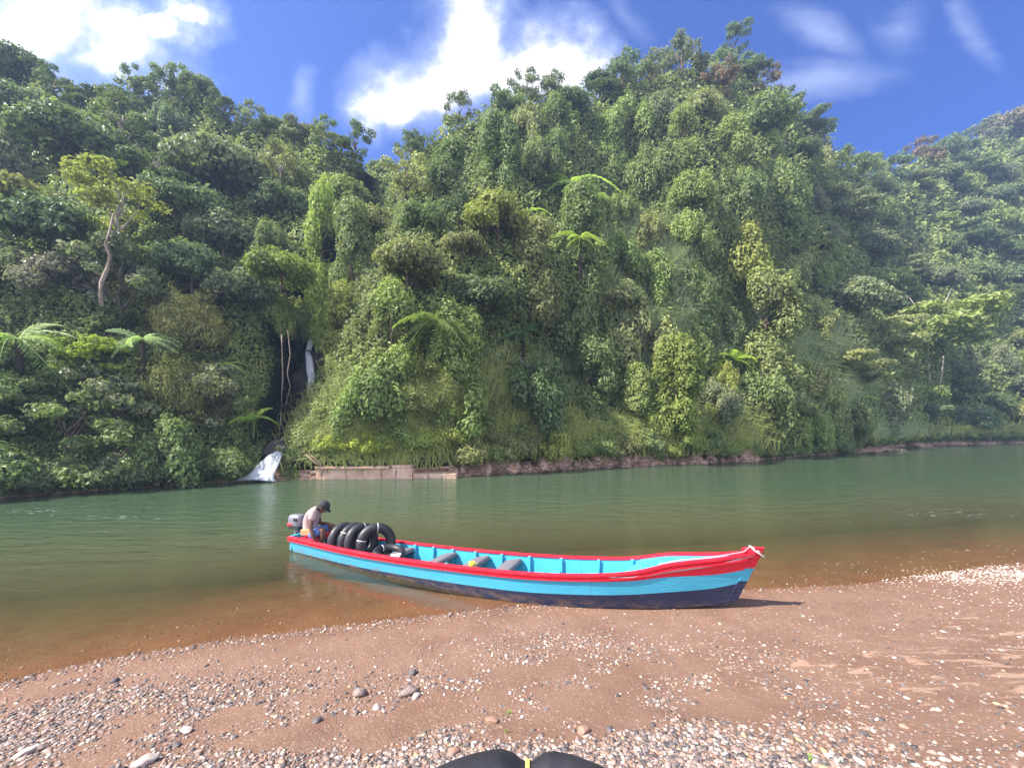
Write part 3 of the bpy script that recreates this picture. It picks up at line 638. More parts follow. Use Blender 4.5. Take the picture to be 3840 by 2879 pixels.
# shrubs along the far waterline and lower slopes
u = -80; ns = 0
while u < 3900:
    vs = float(v_shore(u)); Y = CAMH*FPX/(vs-HOR); rp = random.uniform(1.0, 1.7)*FPX/Y
    rp = min(max(rp, 34), 120)
    if u < 870:
        lab, grp, col = 'dark leafy shrub overhanging the left bank, '+('at the left edge' if u < 130 else 'below the layered mid-green tree' if u < 330 else 'left of the leaning log' if u < 560 else 'over the leaning log' if u < 720 else 'nearest the lower waterfall'), 'shrubs overhanging the left bank', random.choice([DG, MG, GG, DG]); dv = rp*.62+8
    elif u < 1200: u += 40; continue
    elif u < 1680: lab, grp, col = 'yellow-green shrub above the concrete landing, '+('at its steps' if u < 1330 else 'over its high wall' if u < 1520 else 'over its low deck'), 'shrubs behind the concrete landing', random.choice([YG, LG, (.17, .19, .045)]); dv = rp*.62+92
    elif u < 2780: lab, grp, col = 'leafy shrub above the brown rock ledge, '+('at its left end' if u < 1950 else 'left of its middle' if u < 2250 else 'right of its middle' if u < 2520 else 'at its right end'), 'shrubs above the rock ledge', random.choice([LG, OG, YG, MG]); dv = rp*.6+random.uniform(14, 60)
    elif u < 3180: lab, grp, col = 'dark shrub overhanging the water right of the rock ledge', 'shrubs right of the rock ledge', random.choice([DG, OG, MG]); dv = rp*.55+4
    else: lab, grp, col = 'small shrub on the far right riverbank, '+('where the bare strip begins' if u < 3330 else 'above the middle of the bare strip' if u < 3600 else 'above the right end of the bare strip'), 'shrubs on the far right bank', random.choice([OG, LG, MG]); dv = rp*.6+14
    plant('shrub', u, vs-dv, rp, col, lab, grp, name='shrub', cat='shrub', sc=(1, .8, random.uniform(.8, 1.2))); ns += 1
    u += rp*random.uniform(.75, 1.05)
# second tier
for i in range(60):
    u = random.uniform(1290, 3100); vs = float(v_shore(u)); v = vs-random.uniform(120, 420); rp = random.uniform(55, 100); v = min(v, vs-rp*1.2-60)
    if u-rp < 1215: continue
    if any((u-a)**2+(v-b)**2 < ((rp+c)*.45)**2 for a, b, c in PLACED): continue
    col = random.choice([LG, OG, YG, PALE, MG, GG]); hl = 'left' if u < 1800 else 'middle' if u < 2450 else 'right'
    plant('drape' if random.random() < .6 else 'shrub', u, v, rp, col, f'{cname(col) if col in (LG, OG, YG, PALE, MG, GG) else "green"} mound of vines low on the {hl} part of the central bank', f'vine mounds low on the {hl} part of the central bank', name='vine_mound', cat='vine mound')

# undergrowth carpet over all the slopes
def carpet(n, seed):
    r = np.random.default_rng(seed); u = r.uniform(-500, 4400, n); vs = v_shore(u); vt = v_rid(u)-8; q = r.uniform(0, 1, n); bare = np.where((u > 1120) & (u < 1690), 50, np.where((u > 1690) & (u < 2780), np.clip(30+70*fb2(u/55, 0, 2, 71), 4, 62), np.where(u > 3180, 9, 3)))
    v = vs-bare+(vt-vs+bare)*q; keep = ~((np.abs(u-np.interp(-v, -GX, GU)-12) < 26) & (v > 1290)); u, v = u[keep], v[keep]
    p = surf(u, v); Y = p[:, 1]
    lump = fb2(u/62, v/70, 3, 31); lump2 = fb2(u/22, v/26, 2, 37); rim = np.clip((vs[keep]-v)/90, .12, 1)
    off = (.35+.95*np.clip(lump+.25, 0, 1.2)+.3*lump2+np.abs(r.normal(0, .22, len(u))))*Y/30*rim
    C = p+np.stack([np.zeros(len(u)), -off*.75, off*.5], 1)
    e = 6.0; gx = (fb2((u+e)/62, v/70, 3, 31)-fb2((u-e)/62, v/70, 3, 31)); gz = (fb2(u/62, (v-e)/70, 3, 31)-fb2(u/62, (v+e)/70, 3, 31))
    N = np.stack([-gx*2.2, np.full(len(u), -.62), .62-gz*2.2], 1)+r.normal(0, .36, (len(u), 3))
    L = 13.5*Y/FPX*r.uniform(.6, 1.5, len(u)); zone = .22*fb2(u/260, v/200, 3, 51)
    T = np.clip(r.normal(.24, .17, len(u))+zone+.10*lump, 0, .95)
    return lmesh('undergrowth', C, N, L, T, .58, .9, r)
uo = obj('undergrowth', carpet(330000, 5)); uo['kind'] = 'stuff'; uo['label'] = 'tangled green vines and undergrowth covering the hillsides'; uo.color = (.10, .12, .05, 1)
# tall grass and reeds
def grassm(zones, seed):
    r = np.random.default_rng(seed); VV, TT = [], []
    for cu, cv, su, sv, n, hpx, lean in zones:
        u = r.normal(cu, su, n); v = r.normal(cv, sv, n); v = np.minimum(v, v_shore(u)-24); p = surf(u, v); Y = p[:, 1]; h = hpx*Y/FPX*r.uniform(.6, 1.3, n); an = r.normal(0, .75, n)+lean
        b = p+np.stack([0*u, -Y*.018, Y*.006], 1); dx = np.sin(an)*h; wv_ = h*.035
        m = b+np.stack([dx*.35, -h*.1, h*.75], 1); tp = b+np.stack([dx*1.0, -h*.35, h*(.75-.25*np.abs(np.sin(an)))], 1); ww_ = np.stack([wv_, 0*wv_, 0*wv_], 1)
        VV.append(np.stack([b-ww_, b+ww_, m+ww_*.8, m-ww_*.8, m-ww_*.8, m+ww_*.8, tp+ww_*.15, tp-ww_*.15], 1).reshape(-1, 3)); TT.append(np.repeat(np.clip(r.normal(.35, .2, n), 0, .95), 8))
    V = np.concatenate(VV); return np_mesh('tall_grass', V, np.arange(len(V)).reshape(-1, 4), M_grass, False, np.concatenate(TT))
G1 = grassm([(2420, 1000, 120, 85, 3000, 42, .3), (2560, 1290, 140, 90, 3200, 44, .2), (3010, 1330, 80, 60, 1800, 52, .4), (3120, 1480, 120, 50, 1800, 48, .5), (3320, 1640, 60, 20, 700, 40, .4), (2130, 1420, 200, 60, 2200, 40, 0)], 3)
go = obj('blue_green_reeds', G1); go['kind'] = 'stuff'; go['label'] = 'silvery blue-green reed grass cascading down the right-centre slope'; go.color = (.13, .16, .10, 1)
G2 = grassm([(1560, 1560, 260, 90, 3600, 46, -.2), (1400, 1670, 140, 50, 1800, 48, -.3), (2150, 1640, 300, 45, 2600, 45, 0), (1800, 1450, 200, 70, 1600, 45, 0), (2600, 1640, 180, 40, 1800, 55, .2), (3700, 1640, 150, 14, 900, 40, .2)], 4)
go = obj('tall_bank_grass', G2); go['kind'] = 'stuff'; go['label'] = 'yellow-green tall grass on the central river bank'; go.color = (.15, .165, .07, 1)

# ---- crooked bare trunk, thin trunks, vines, fallen logs
def stick(name, pts, rad, col, label, cat, parent=None, group=None):
    """pts in (u, v, Y)"""
    w_ = [P(*p) for p in pts]; b = w_[0].copy(); mb = MB().tube([p-b for p in w_], rad, 8); o = mb.build(name, M_bark, None, True, loc=b); o.color = (*col, 1)
    return tag(o, label, cat, group)
def sY(u, v, k=.86): return float(surfY(np.array([float(u)]), np.array([float(v)]))[0])*k
Yp = sY(385, 1100, .84)
stick('bare_trunk', [(383, 1150, Yp), (378, 1100, Yp), (380, 1060, Yp), (402, 1010, Yp), (414, 960, Yp), (395, 915, Yp), (410, 870, Yp), (425, 800, Yp)], [.07, .075, .075, .07, .06, .05, .04, .025], (.33, .27, .22), 'crooked pale bare trunk standing out on the left slope', 'tree trunk')
for i, (pts, lab) in enumerate((([(1062, 1255, 0), (1060, 1340, 0), (1058, 1420, 0), (1052, 1500, 0), (1051, 1570, 0), (1047, 1640, 0)], 'left and longer of two vines hanging in front of the dark gully'), ([(1086, 1240, 0), (1085, 1330, 0), (1080, 1400, 0), (1082, 1450, 0), (1076, 1520, 0)], 'right and shorter of two vines hanging in front of the dark gully'))):
    Yv = 20.5; stick('hanging_vine', [(a_+random.uniform(-7, 7), b_, Yv+random.uniform(-.15, .15)) for a_, b_, _ in pts], [.03, .024, .028, .02, .024, .016][:len(pts)], (.34, .27, .22), lab, 'vine')
Yl = 18.9
stick('fallen_pole', [(1118, 1662, 19.6), (1160, 1700, 19.2), (1205, 1742, Yl)], [.05, .055, .06], (.46, .34, .26), 'upper of two pale poles leaning beside the concrete steps', 'log')
stick('fallen_pole', [(1125, 1675, 19.2), (1155, 1712, 19.0), (1192, 1742, 18.7)], [.035, .04, .045], (.40, .28, .2), 'lower of two pale poles leaning beside the concrete steps', 'log')
stick('fallen_log', [(586, 1820, 16.4), (605, 1788, 16.8), (640, 1752, 17.2)], [.10, .085, .06], (.20, .15, .12), 'brown log leaning out of the water at the left bank', 'log')
Yp = sY(3535, 1400, .8); stick('bare_trunk', [(3520, 1460, Yp), (3532, 1400, Yp), (3538, 1335, Yp)], [.10, .085, .07], (.45, .40, .30), 'pale slanting trunk under the umbrella-shaped tree', 'tree trunk')

# ---- rocks along the far waterline
def rock_mesh(seed, sub=3):
    import bmesh
    bm = bmesh.new(); bmesh.ops.create_icosphere(bm, subdivisions=sub, radius=1); V = np.array([v.co for v in bm.verts]); F = np.array([[v.index for v in f.verts] for f in bm.faces]); bm.free()
    n = fbm(V*1.3, 3, seed); V = V*(1+.45*n)[:, None]
    for k in range(5):
        d = sph(1, np.random.default_rng(seed*9+k))[0]; h = V@d; lim = .62; V -= np.outer(np.maximum(h-lim, 0)*.8, d)
    return V, F
RK = [rock_mesh(i) for i in range(5)]; RKM = [np_mesh('rock', V_, F_, M_rock, False) for V_, F_ in RK]; RKD = [np_mesh('rock', V_, F_, M_drock, False) for V_, F_ in RK]
u = 1700
while u < 2790:
    vs = float(v_shore(u)); Y = CAMH*FPX/(vs-HOR)-.1; p = P(u, vs, Y); s_ = random.uniform(.22, .85)
    tag(obj('rock', random.choice(RKM), None, (p.x, p.y+random.uniform(0, .7), random.uniform(-.1, .3)), (random.uniform(-.3, .3), random.uniform(-.3, .3), random.uniform(0, 6)), (s_*1.6, s_, s_*random.uniform(.9, 1.5))), 'jagged brown rock in the low ledge along the far waterline, '+('left third' if u < 2060 else 'middle third' if u < 2420 else 'right third'), 'rock', 'rocks of the brown ledge along the far waterline')
    u += s_*FPX/Y*random.uniform(.9, 1.3)
for u, s_, zz, lab in ((1700, .35, .2, 'round mossy rock at the right end of the concrete landing'), (1737, .42, .4, 'upright greenish boulder overhung by plants right of the landing'), (2790, .8, .25, 'pale angular rock at the right end of the brown ledge')):
    vs = float(v_shore(u)); Y = CAMH*FPX/(vs-HOR)-.2; p = P(u, vs, Y); tag(obj('rock', random.choice(RKM), None, (p.x, p.y, zz*.5), (0, 0, random.uniform(0, 6)), (s_, s_, s_*1.3)), lab, 'rock')
for u, v, sx, sz, lab in ((1085, 1745, 1.15, 1.15, 'large dark wet rock face right of the lower waterfall'), (1045, 1690, .8, .6, 'mossy rock lip where the lower waterfall starts'), (1120, 1775, .8, .6, 'brown rock between the waterfall and the concrete steps'), (880, 1775, .7, .6, 'dark rock in shade left of the lower waterfall'), (985, 1700, .9, .7, 'black shaded rock behind the lower waterfall')):
    Y = 20.8 if u < 1000 else 19.9; p = P(u, v, Y); tag(obj('rock', random.choice(RKD if 'brown' not in lab else RKM), None, p, (0, 0, random.uniform(0, 6)), (sx, sx*.8, sz)), lab, 'rock')
for k in range(16):
    u = random.uniform(3200, 3900); vs = float(v_shore(u)); Y = CAMH*FPX/(vs-HOR)-.5; p = P(u, vs, Y); tag(obj('rock', random.choice(RKM), None, (p.x, p.y, 0), (0, 0, random.uniform(0, 6)), (random.uniform(1, 3), .8, random.uniform(.2, .45))), 'flat pinkish rock on the bare strip of the distant right bank', 'rock', 'flat rocks on the distant right bank')

# ---- waterfalls
def fall(pts_l, pts_r, Ys, label):
    V_, n = [], len(pts_l); NC = 23
    for i in range(n):
        a_, b_ = P(*pts_l[i], Ys[i]), P(*pts_r[i], Ys[i])
        for k in range(NC): q = a_.lerp(b_, k/(NC-1)); bul = math.sin(math.pi*k/(NC-1))*.12+random.uniform(-.02, .02); V_.append(q+Vector((0, -bul, bul*.5)))
    b = V_[0].copy(); me = np_mesh('waterfall', np.array([tuple(v_-b) for v_ in V_]), grid_faces(n, NC), M_fall, True, np.tile(np.linspace(0, 1, NC), n))
    o = obj('waterfall', me, None, b); sm = o.modifiers.new('solid', 'SOLIDIFY'); sm.thickness = .08; return tag(o, label, 'waterfall')
fall([(1036, 1698), (1005, 1716), (978, 1738), (952, 1764), (925, 1788), (885, 1803)], [(1056, 1700), (1054, 1722), (1046, 1745), (1036, 1768), (1026, 1792), (1040, 1808)], [19.0, 18.8, 18.6, 18.4, 18.2, 18.0], 'white lower waterfall fanning out into the river at the left of the landing')
YU = 24.0
fall([(1150, 1325), (1152, 1350), (1153, 1385), (1158, 1420), (1160, 1455), (1156, 1490)], [(1164, 1325), (1172, 1350), (1180, 1385), (1182, 1420), (1180, 1455), (1172, 1490)], [YU+.5, YU, YU-.1, YU-.15, YU-.2, YU-.3], 'narrow upper waterfall in the dark gully')
fall([(1168, 1262), (1160, 1290), (1152, 1318)], [(1176, 1262), (1170, 1290), (1164, 1318)], [YU+1, YU+.8, YU+.6], 'thin topmost trickle of falling water above the gully falls')
for u, v, s_, lab in ((1138, 1450, .75, 'black rock wall left of the upper waterfall'), (1200, 1400, 1.0, 'dark rock wall right of the upper waterfall')):
    tag(obj('rock', RKD[1], None, P(u, v, YU+1.7), (0, 0, 1), (s_, 1, s_*1.5)), lab, 'rock')

# ---- concrete landing
p0 = PZ(1185, 1797); sc_ = FPX/p0.y
land = thing('concrete_landing', 'stained pinkish concrete landing wall with steps on the far bank', 'landing', (p0.x, p0.y, 0), R(1.5))
MB().box((2.27, .6, .10), (4.54, 1.2, .80)).build('wall', M_conc, land, bevel=.03)
MB().box((1.75, .40, .56), (3.5, 1.1, .11)).build('ledge', M_conc, land, bevel=.02)
MB().box((4.02, .55, .58), (.95, 1.1, .16)).box((3.95, .95, .74), (.6, .6, .20)).build('buttress', M_conc, land, bevel=.04)
MB().box((5.6, .9, .02), (2.1, 1.6, .42)).build('lower_deck', M_conc, land, bevel=.03)
MB().box((5.4, 1.2, .44), (1.7, .12, .09)).build('beam', M_conc, land, bevel=.02)
for k in range(3): MB().box((-.16-.27*k, .45, .34-.16*k), (.34, .8, .13)).build('step', M_conc, land, bevel=.02)

# ================================================================ PEBBLES
import bmesh as _bm
bm = _bm.new(); _bm.ops.create_icosphere(bm, subdivisions=1, radius=1); PV = np.array([v.co for v in bm.verts]); PF = np.array([[v.index for v in f.verts] for f in bm.faces]); bm.free()
def dens_at(x, y):
    n = fb2(x*.8, y*1.1, 4, 61); n2 = fb2(x*3, y*3.4, 2, 63); s = .035
    G = [(-2.6, 3.1, 1.8, .5, 1.0), (-3.6, 3.4, 1.2, .45, .6), (-.7, 2.15, 1.3, .50, 1.0), (-2.3, 2.1, 1.3, .5, .7), (.5, 2.1, .9, .36, .8), (.5, 3.9, 1.2, .5, .9), (.3, 3.1, .6, .3, .35), (1.0, 2.1, .6, .28, .9), (1.1, 2.9, .7, .6, .8), (8.6, 6.7, 1.6, .35, 1.2), (.6, 1.45, 1.0, .3, .8), (-1.5, 1.5, 2, .3, .8)]
    for a_, b_, c_, e_, k in G: s = s+k*np.exp(-((x-a_)/c_)**2-((y-b_)/e_)**2)
    edge = .45*np.exp(-((land_d(x, y)-.05)/.13)**2)*(x < 1.5)+.12*np.exp(-((land_d(x, y)-.1)/.15)**2)+.05*(land_d(x, y) < 0)
    return np.clip(s*(.8+1.6*n+1.0*n2)+edge+.008, 0, 1)
def scatter(n, smin, smax, seed, under=False):
    r = np.random.default_rng(seed); q = r.uniform(0, 1, n); y = 1.15*(9.5/1.15)**(q**1.15); x = r.uniform(-1.38, 1.38, n)*y; keep = r.uniform(size=n) < dens_at(x, y); x, y = x[keep], y[keep]; n_ = len(x)
    d = land_d(x, y); k = (d > -.06) | ((d > -1.3) & (r.uniform(size=n_) < .25)); x, y = x[k], y[k]; n = len(x)
    s = smin*(smax/smin)**(r.uniform(0, 1, n)**2.1); s = np.maximum(s, y*.0016); sc = np.stack([s*r.uniform(.8, 1.6, n), s*r.uniform(.6, 1.1, n), s*r.uniform(.4, .8, n)], 1)
    an = r.uniform(0, 6.28, n); V = PV[None]*sc[:, None]*(1+r.normal(0, .17, (n, len(PV), 1))); c_, s_ = np.cos(an)[:, None], np.sin(an)[:, None]
    X = V[..., 0]*c_-V[..., 1]*s_+x[:, None]; Y = V[..., 0]*s_+V[..., 1]*c_+y[:, None]; Z = V[..., 2]+(bed(x, y)+sc[:, 2]*.1)[:, None]
    V = np.stack([X, Y, Z], -1).reshape(-1, 3); F = (PF[None]+np.arange(n)[:, None, None]*len(PV)).reshape(-1, 3); t = r.uniform(0, 1, n); t = np.where((x > 6) & (y > 5), .85+.1*t, t)
    return np_mesh('gravel', V, F, M_peb, True, np.repeat(t, len(PV)))
go = obj('gravel', scatter(250000, .0046, .021, 77)); go['kind'] = 'stuff'; go['label'] = 'mixed grey, white and pinkish gravel strewn over the brown sand'
STN = []
for i in range(4):
    V_, F_ = rock_mesh(20+i, 3); V_ = V_*np.array([1, .75, .55])
    for j, tv in enumerate((.15, .35, .6, .85)): STN.append((tv, np_mesh('stone', V_, F_, M_peb, True, np.full(len(V_), tv))))
def stone(x, y, s, tv, label, group=None):
    c = [m for t_, m in STN if abs(t_-tv) < .01]; z = float(bed(np.array([x]), np.array([y]))[0])
    return tag(obj('stone', random.choice(c), None, (x, y, z+s*.22), (0, 0, random.uniform(0, 6.28)), (s, s, s*random.uniform(.8, 1.1))), label, 'stone', group)
def gp(u, v):
    """ground point on the bar seen at (u, v)"""
    z = .3
    for _ in range(12): p = PZ(u, v, z); z = float(bed(np.array([p.x]), np.array([p.y]))[0])
    return p
for u, v, rpx, tv, lab in ((1842, 2705, 28, .6, 'reddish-brown egg-shaped stone lying alone just above the black tube'), (1560, 2612, 22, .85, 'pale rounded stone resting on a flat grey stone'), (1535, 2600, 42, .35, 'flat grey stone with a pale stone on it'), (1350, 2603, 34, .35, 'long grey-brown stone left of the flat grey stone'), (1412, 2655, 20, .85, 'white pointed stone below the long grey-brown stone'), (1545, 2525, 24, .15, 'dark grey stone behind the flat grey stone'),
                           (2190, 2745, 30, .6, 'round pinkish stone half buried right of centre'), (1190, 2705, 22, .15, 'grey stone at the edge of the dense gravel'), (1700, 2825, 28, .6, 'tan oblong stone touching the left side of the black tube'), (545, 2860, 42, .85, 'long pale stone at the bottom edge left of centre'), (660, 2795, 20, .15, 'dark oval stone in the lower left gravel'), (700, 2740, 26, .85, 'creamy stone beside the dark oval stone'),
                           (90, 2830, 34, .85, 'cream stone in the bottom left corner'), (150, 2810, 30, .35, 'brown-grey stone beside the cream one in the bottom left corner'), (430, 2315+240, 18, .15, 'small grey stone below the left waterline'), (3225, 2860, 26, .85, 'pale stone at the bottom edge in the right half'), (1690, 2305, 14, .35, 'brown stone at the waterline left of the boat bottom'), (3010, 2310, 10, .85, 'white pebble right of the boat bow')):
    p = gp(u, v); stone(p.x, p.y, rpx*p.y/FPX*.92, tv, lab)
k = 0; rr = random.Random(5)
while k < 110:
    y = rr.uniform(1.7, 5); x = rr.uniform(-1.3, 1.3)*y
    if x > 2.2 and rr.random() < .8: continue
    if float(land_d(np.array([x]), np.array([y]))[0]) < .1 or float(dens_at(np.array([x]), np.array([y]))[0]) < .25*rr.random()+.08: continue
    tv = rr.choice([.15, .35, .6, .85]); stone(x, y, rr.uniform(.013, .027), tv, {.15: 'dark grey', .35: 'brown-grey', .6: 'pinkish brown', .85: 'pale'}[tv]+(' stone on the left half of the gravel bar' if x < 0 else ' stone on the right half of the gravel bar'), 'larger stones scattered on the gravel bar'); k += 1
# tiny green sprouts
for i, (u, v, lab) in enumerate(((1898, 2745, 'tiny yellow-green sprout beside the reddish-brown stone'), (1910, 2675, 'tiny green sprout behind the reddish-brown stone'), (3040, 2850, 'small green sprout in the right-hand gravel'))):
    p = gp(u, v); C = np.array([[random.uniform(-.015, .015), random.uniform(-.015, .015), random.uniform(.004, .03)] for _ in range(14)]); me = lmesh('sprout', C, sph(14, rng)+np.array([0, 0, .8]), .017, np.full(14, .7)); o = obj('sprout', me, None, p); o.color = (.10, .15, .045, 1); tag(o, lab, 'plant')

# ================================================================ THE BOAT
SS = np.array([0, .27, .55, .68, .76, .82, .92, 1.0])
GC = np.array([(-4.32, 8.30), (-2.3, 7.2), (.02, 6.12), (1.08, 5.80), (1.72, 5.65), (2.15, 5.55), (2.80, 5.43), (3.32, 5.35)]); KC = np.array([(-4.18, 8.25), (-2.27, 7.22), (.03, 6.13), (1.07, 5.80), (1.62, 5.67), (2.0, 5.58), (2.6, 5.47), (3.0, 5.40)])
BG_ = [.34, .42, .43, .39, .315, .235, .115, .02]; BC = [.28, .35, .37, .32, .25, .185, .08, .012]
GZ = [.30, .335, .43, .485, .555, .665, .745, .83]; KZ = [-.10, -.09, -.03, .02, .04, .05, .085, .15]
F1 = [.28, .36, .42, .42, .40, .38, .38, .40]; F2 = [.78, .82, .84, .82, .78, .73, .68, .67]
def st(s):
    g = lambda a_: float(cub(s, SS, a_)); G = Vector((g(GC[:, 0]), g(GC[:, 1]), g(GZ))); K = Vector((g(KC[:, 0]), g(KC[:, 1]), g(KZ)))
    e = .01; q = Vector((float(cub(min(s+e, 1), SS, GC[:, 0])-cub(max(s-e, 0), SS, GC[:, 0])), float(cub(min(s+e, 1), SS, GC[:, 1])-cub(max(s-e, 0), SS, GC[:, 1])), 0)).normalized()
    n = Vector((-q.y, q.x, 0)); n = -n if n.y > 0 else n      # towards the camera side
    return G, K, n, g(BG_), g(BC), g(F1), g(F2), q
BO = Vector((0, 6.2, 0))
boat = thing('longboat', 'long narrow wooden boat painted red, turquoise and navy, bow on the sand', 'boat', BO)
NSt = 72; V_, F_, FMt = [], [], []
sts = [st(i/(NSt-1)) for i in range(NSt)]
for G, K, n, bg_, bc, f1, f2, q in sts:
    prof = []
    for sd_ in (1, -1):
        o_ = [K+n*sd_*bc, None, None, G+n*sd_*bg_]; flare = lambda f: o_[0].lerp(o_[3], f)+n*sd_*.02*math.sin(math.pi*f)*min(1, bg_/.2)
        o_[1], o_[2] = flare(f1), flare(f2); th = min(.03, bg_*.5); tb = min(.03, bc*.5); ins = [G+n*sd_*(bg_-th)-Vector((0, 0, .0)), K+n*sd_*(bc-tb)+Vector((0, 0, .05))]
        prof.append((o_, ins))
    (a_, ia), (b_, ib) = prof
    loop = [a_[3], a_[2], a_[1], a_[0], b_[0], b_[1], b_[2], b_[3], ib[0], ib[1], ia[1], ia[0]]
    V_ += [p-BO for p in loop]
ml = [0, 1, 2, 2, 2, 1, 0, 0, 1, 3, 1, 0]; NL = 12
for i in range(NSt-1):
    for k in range(NL): F_.append((i*NL+k, i*NL+(k+1) % NL, (i+1)*NL+(k+1) % NL, (i+1)*NL+k)); FMt.append(ml[k])
me = bpy.data.meshes.new('hull'); me.from_pydata(V_, [], F_+[tuple(range(NL))[::-1], tuple((NSt-1)*NL+k for k in range(NL))]); me.update()
for m in (M_red, M_cyan, M_navy, M_floor): me.materials.append(m)
me.polygons.foreach_set('material_index', FMt+[1, 0]); obj('hull', me, boat)
def side_strip(s0, s1, sd_, off, w_, h_, dz, n_=60):
    mb = MB(); V_ = []
    for i in range(n_):
        G, K, n, bg_, *_r = st(s0+(s1-s0)*i/(n_-1)); c = G+n*sd_*(bg_+off)-BO+Vector((0, 0, dz)); wn_ = n*(min(w_, bg_+.02)/2)
        V_ += [c-wn_-Vector((0, 0, h_/2)), c+wn_-Vector((0, 0, h_/2)), c+wn_+Vector((0, 0, h_/2)), c-wn_+Vector((0, 0, h_/2))]
    F_ = [(i*4+k, i*4+(k+1) % 4, i*4+4+(k+1) % 4, i*4+4+k) for i in range(n_-1) for k in range(4)]+[(3, 2, 1, 0), tuple((n_-1)*4+k for k in range(4))]
    return mb.add(V_, F_)
for sd_ in (1, -1):
    side_strip(0, .995, sd_, -.012, .07, .036, -.004).build('gunwale_rail', M_red, boat, bevel=.006)
    side_strip(0, .97, sd_, .012, .018, .02, -.062).build('rubbing_strake', M_red, boat)
# frames (ribs)
for s in (.08, .16, .24, .315, .36, .405, .455, .51, .567, .63, .70, .76):
    G, K, n, bg_, bc, f1, f2, q = st(s)
    for sd_ in (1, -1):
        top, bot = G+n*sd_*(bg_-.055)-Vector((0, 0, .01)), K+n*sd_*(bc-.05)+Vector((0, 0, .04)); mb = MB(); hw = q*.022; dd = n*sd_*.026
        mb.add([p-BO for p in (bot-hw-dd*1.3, bot+hw-dd*1.3, bot+hw+dd, bot-hw+dd, top-hw-dd, top+hw-dd, top+hw+dd, top-hw+dd)], [(3, 2, 1, 0), (4, 5, 6, 7), (0, 1, 5, 4), (1, 2, 6, 5), (2, 3, 7, 6), (3, 0, 4, 7)]); mb.build('rib', M_cyan, boat, bevel=.004)
# seats: grey padded thwarts on boards
for s in (.30, .40, .47, .535):
    G, K, n, bg_, bc, f1, f2, q = st(s); c = G-Vector((0, 0, .115))-BO; Mx = Matrix((q, n, Vector((0, 0, 1)))).transposed(); Mt = Mx@Matrix.Rotation(R(-14), 3, 'Y')
    MB().box(c, (.30, bg_*1.78, .085), Mt).build('seat', M_grey, boat, True, bevel=.035)
for s in (.62, .69):
    G, K, n, bg_, bc, f1, f2, q = st(s); c = G-Vector((0, 0, .2))-BO; Mx = Matrix((q, n, Vector((0, 0, 1)))).transposed(); MB().box(c, (.16, bg_*1.72, .025), Mx).build('thwart', M_cyan, boat, bevel=.005)
# stern: transom board and aft deck
G, K, n, bg_, bc, *_r = st(0); q = _r[-1]; Mx = Matrix((q, n, Vector((0, 0, 1)))).transposed()
MB().box(G-BO+q*.03-Vector((0, 0, .13)), (.05, bg_*1.82, .30), Mx).build('transom', M_cyan, boat, bevel=.01)
G2_, K2, n2, bg2, *_r2 = st(.045); MB().box(G2_-BO-Vector((0, 0, .045)), (.42, bg2*1.84, .03), Matrix((_r2[-1], n2, Vector((0, 0, 1)))).transposed()).build('aft_deck', M_red, boat, bevel=.006)
# foredeck
V_ = []; n_ = 24
for i in range(n_):
    s = .775+(.985-.775)*i/(n_-1); G, K, n, bg_, *_r = st(s); z = Vector((0, 0, -.022)); V_ += [G+n*(bg_-.03)*.98+z-BO, G+Vector((0, 0, .0))+z*.2-BO, G-n*(bg_-.03)*.98+z-BO]
F_ = [(i*3+k, i*3+k+1, i*3+k+4, i*3+k+3) for i in range(n_-1) for k in range(2)]; MB().add(V_, F_).build('foredeck', M_cyan, boat)
G, K, n, bg_, *_r = st(.775); q = _r[-1]
MB().add([p-BO for p in (G+n*(bg_-.035)-Vector((0, 0, .024)), G-n*(bg_-.035)-Vector((0, 0, .024)), G-n*(bg_-.05)-q*.34-Vector((0, 0, .30)), G+n*(bg_-.05)-q*.34-Vector((0, 0, .30)))], [(0, 1, 2, 3)]).build('deck_bulkhead', M_cyan, boat)
# stem post with its raised red head
Gt = st(1.0)[0]; Kt = st(1.0)[1]; q = st(.99)[-1]
V_ = []
for p, w_ in ((Kt, .022), (Kt.lerp(Gt, .42), .026), (Kt.lerp(Gt, .68), .028), (Gt+Vector((0, 0, .0)), .032), (Gt+q*.02+Vector((0, 0, .055)), .034)):
    n = Vector((q.y, -q.x, 0)); ln = .05 if p is not V_ else .05; V_ += [p-q*.10-n*w_*1.6-BO, p-q*.10+n*w_*1.6-BO, p+q*.03+n*w_*.4-BO, p+q*.03-n*w_*.4-BO]
mb = MB(); F_, mm = [], []
for i, mi in enumerate((2, 1, 0, 0)):
    mb.f += []; [F_.append((i*4+k, i*4+(k+1) % 4, i*4+4+(k+1) % 4, i*4+4+k)) or mm.append(mi) for k in range(4)]
F_ += [(3, 2, 1, 0), (16, 17, 18, 19)]; mm += [2, 0]; mb.v = [tuple(v_) for v_ in V_]; mb.f = F_; mb.m = mm; mb.build('stem_post', [M_red, M_cyan, M_navy], boat, bevel=.004)
MB().add([p-BO for p in (Gt-q*.22+Vector((0, 0, .055)), Gt-q*.22-Vector((0, 0, .0))+n*.05, Gt-q*.22-n*.05, Gt+q*.05+Vector((0, 0, .065)), Gt+q*.0+n*.02, Gt-n*.02)], [(0, 1, 4, 3), (0, 3, 5, 2), (1, 2, 5, 4), (0, 2, 1), (3, 4, 5)]).build('bow_cap', M_red, boat)

def bpt(s, side, up):   # point on the boat: side in half-beams towards camera, up from the gunwale
    G, K, n, bg_, *_r = st(s); return G+n*side*bg_+Vector((0, 0, up))
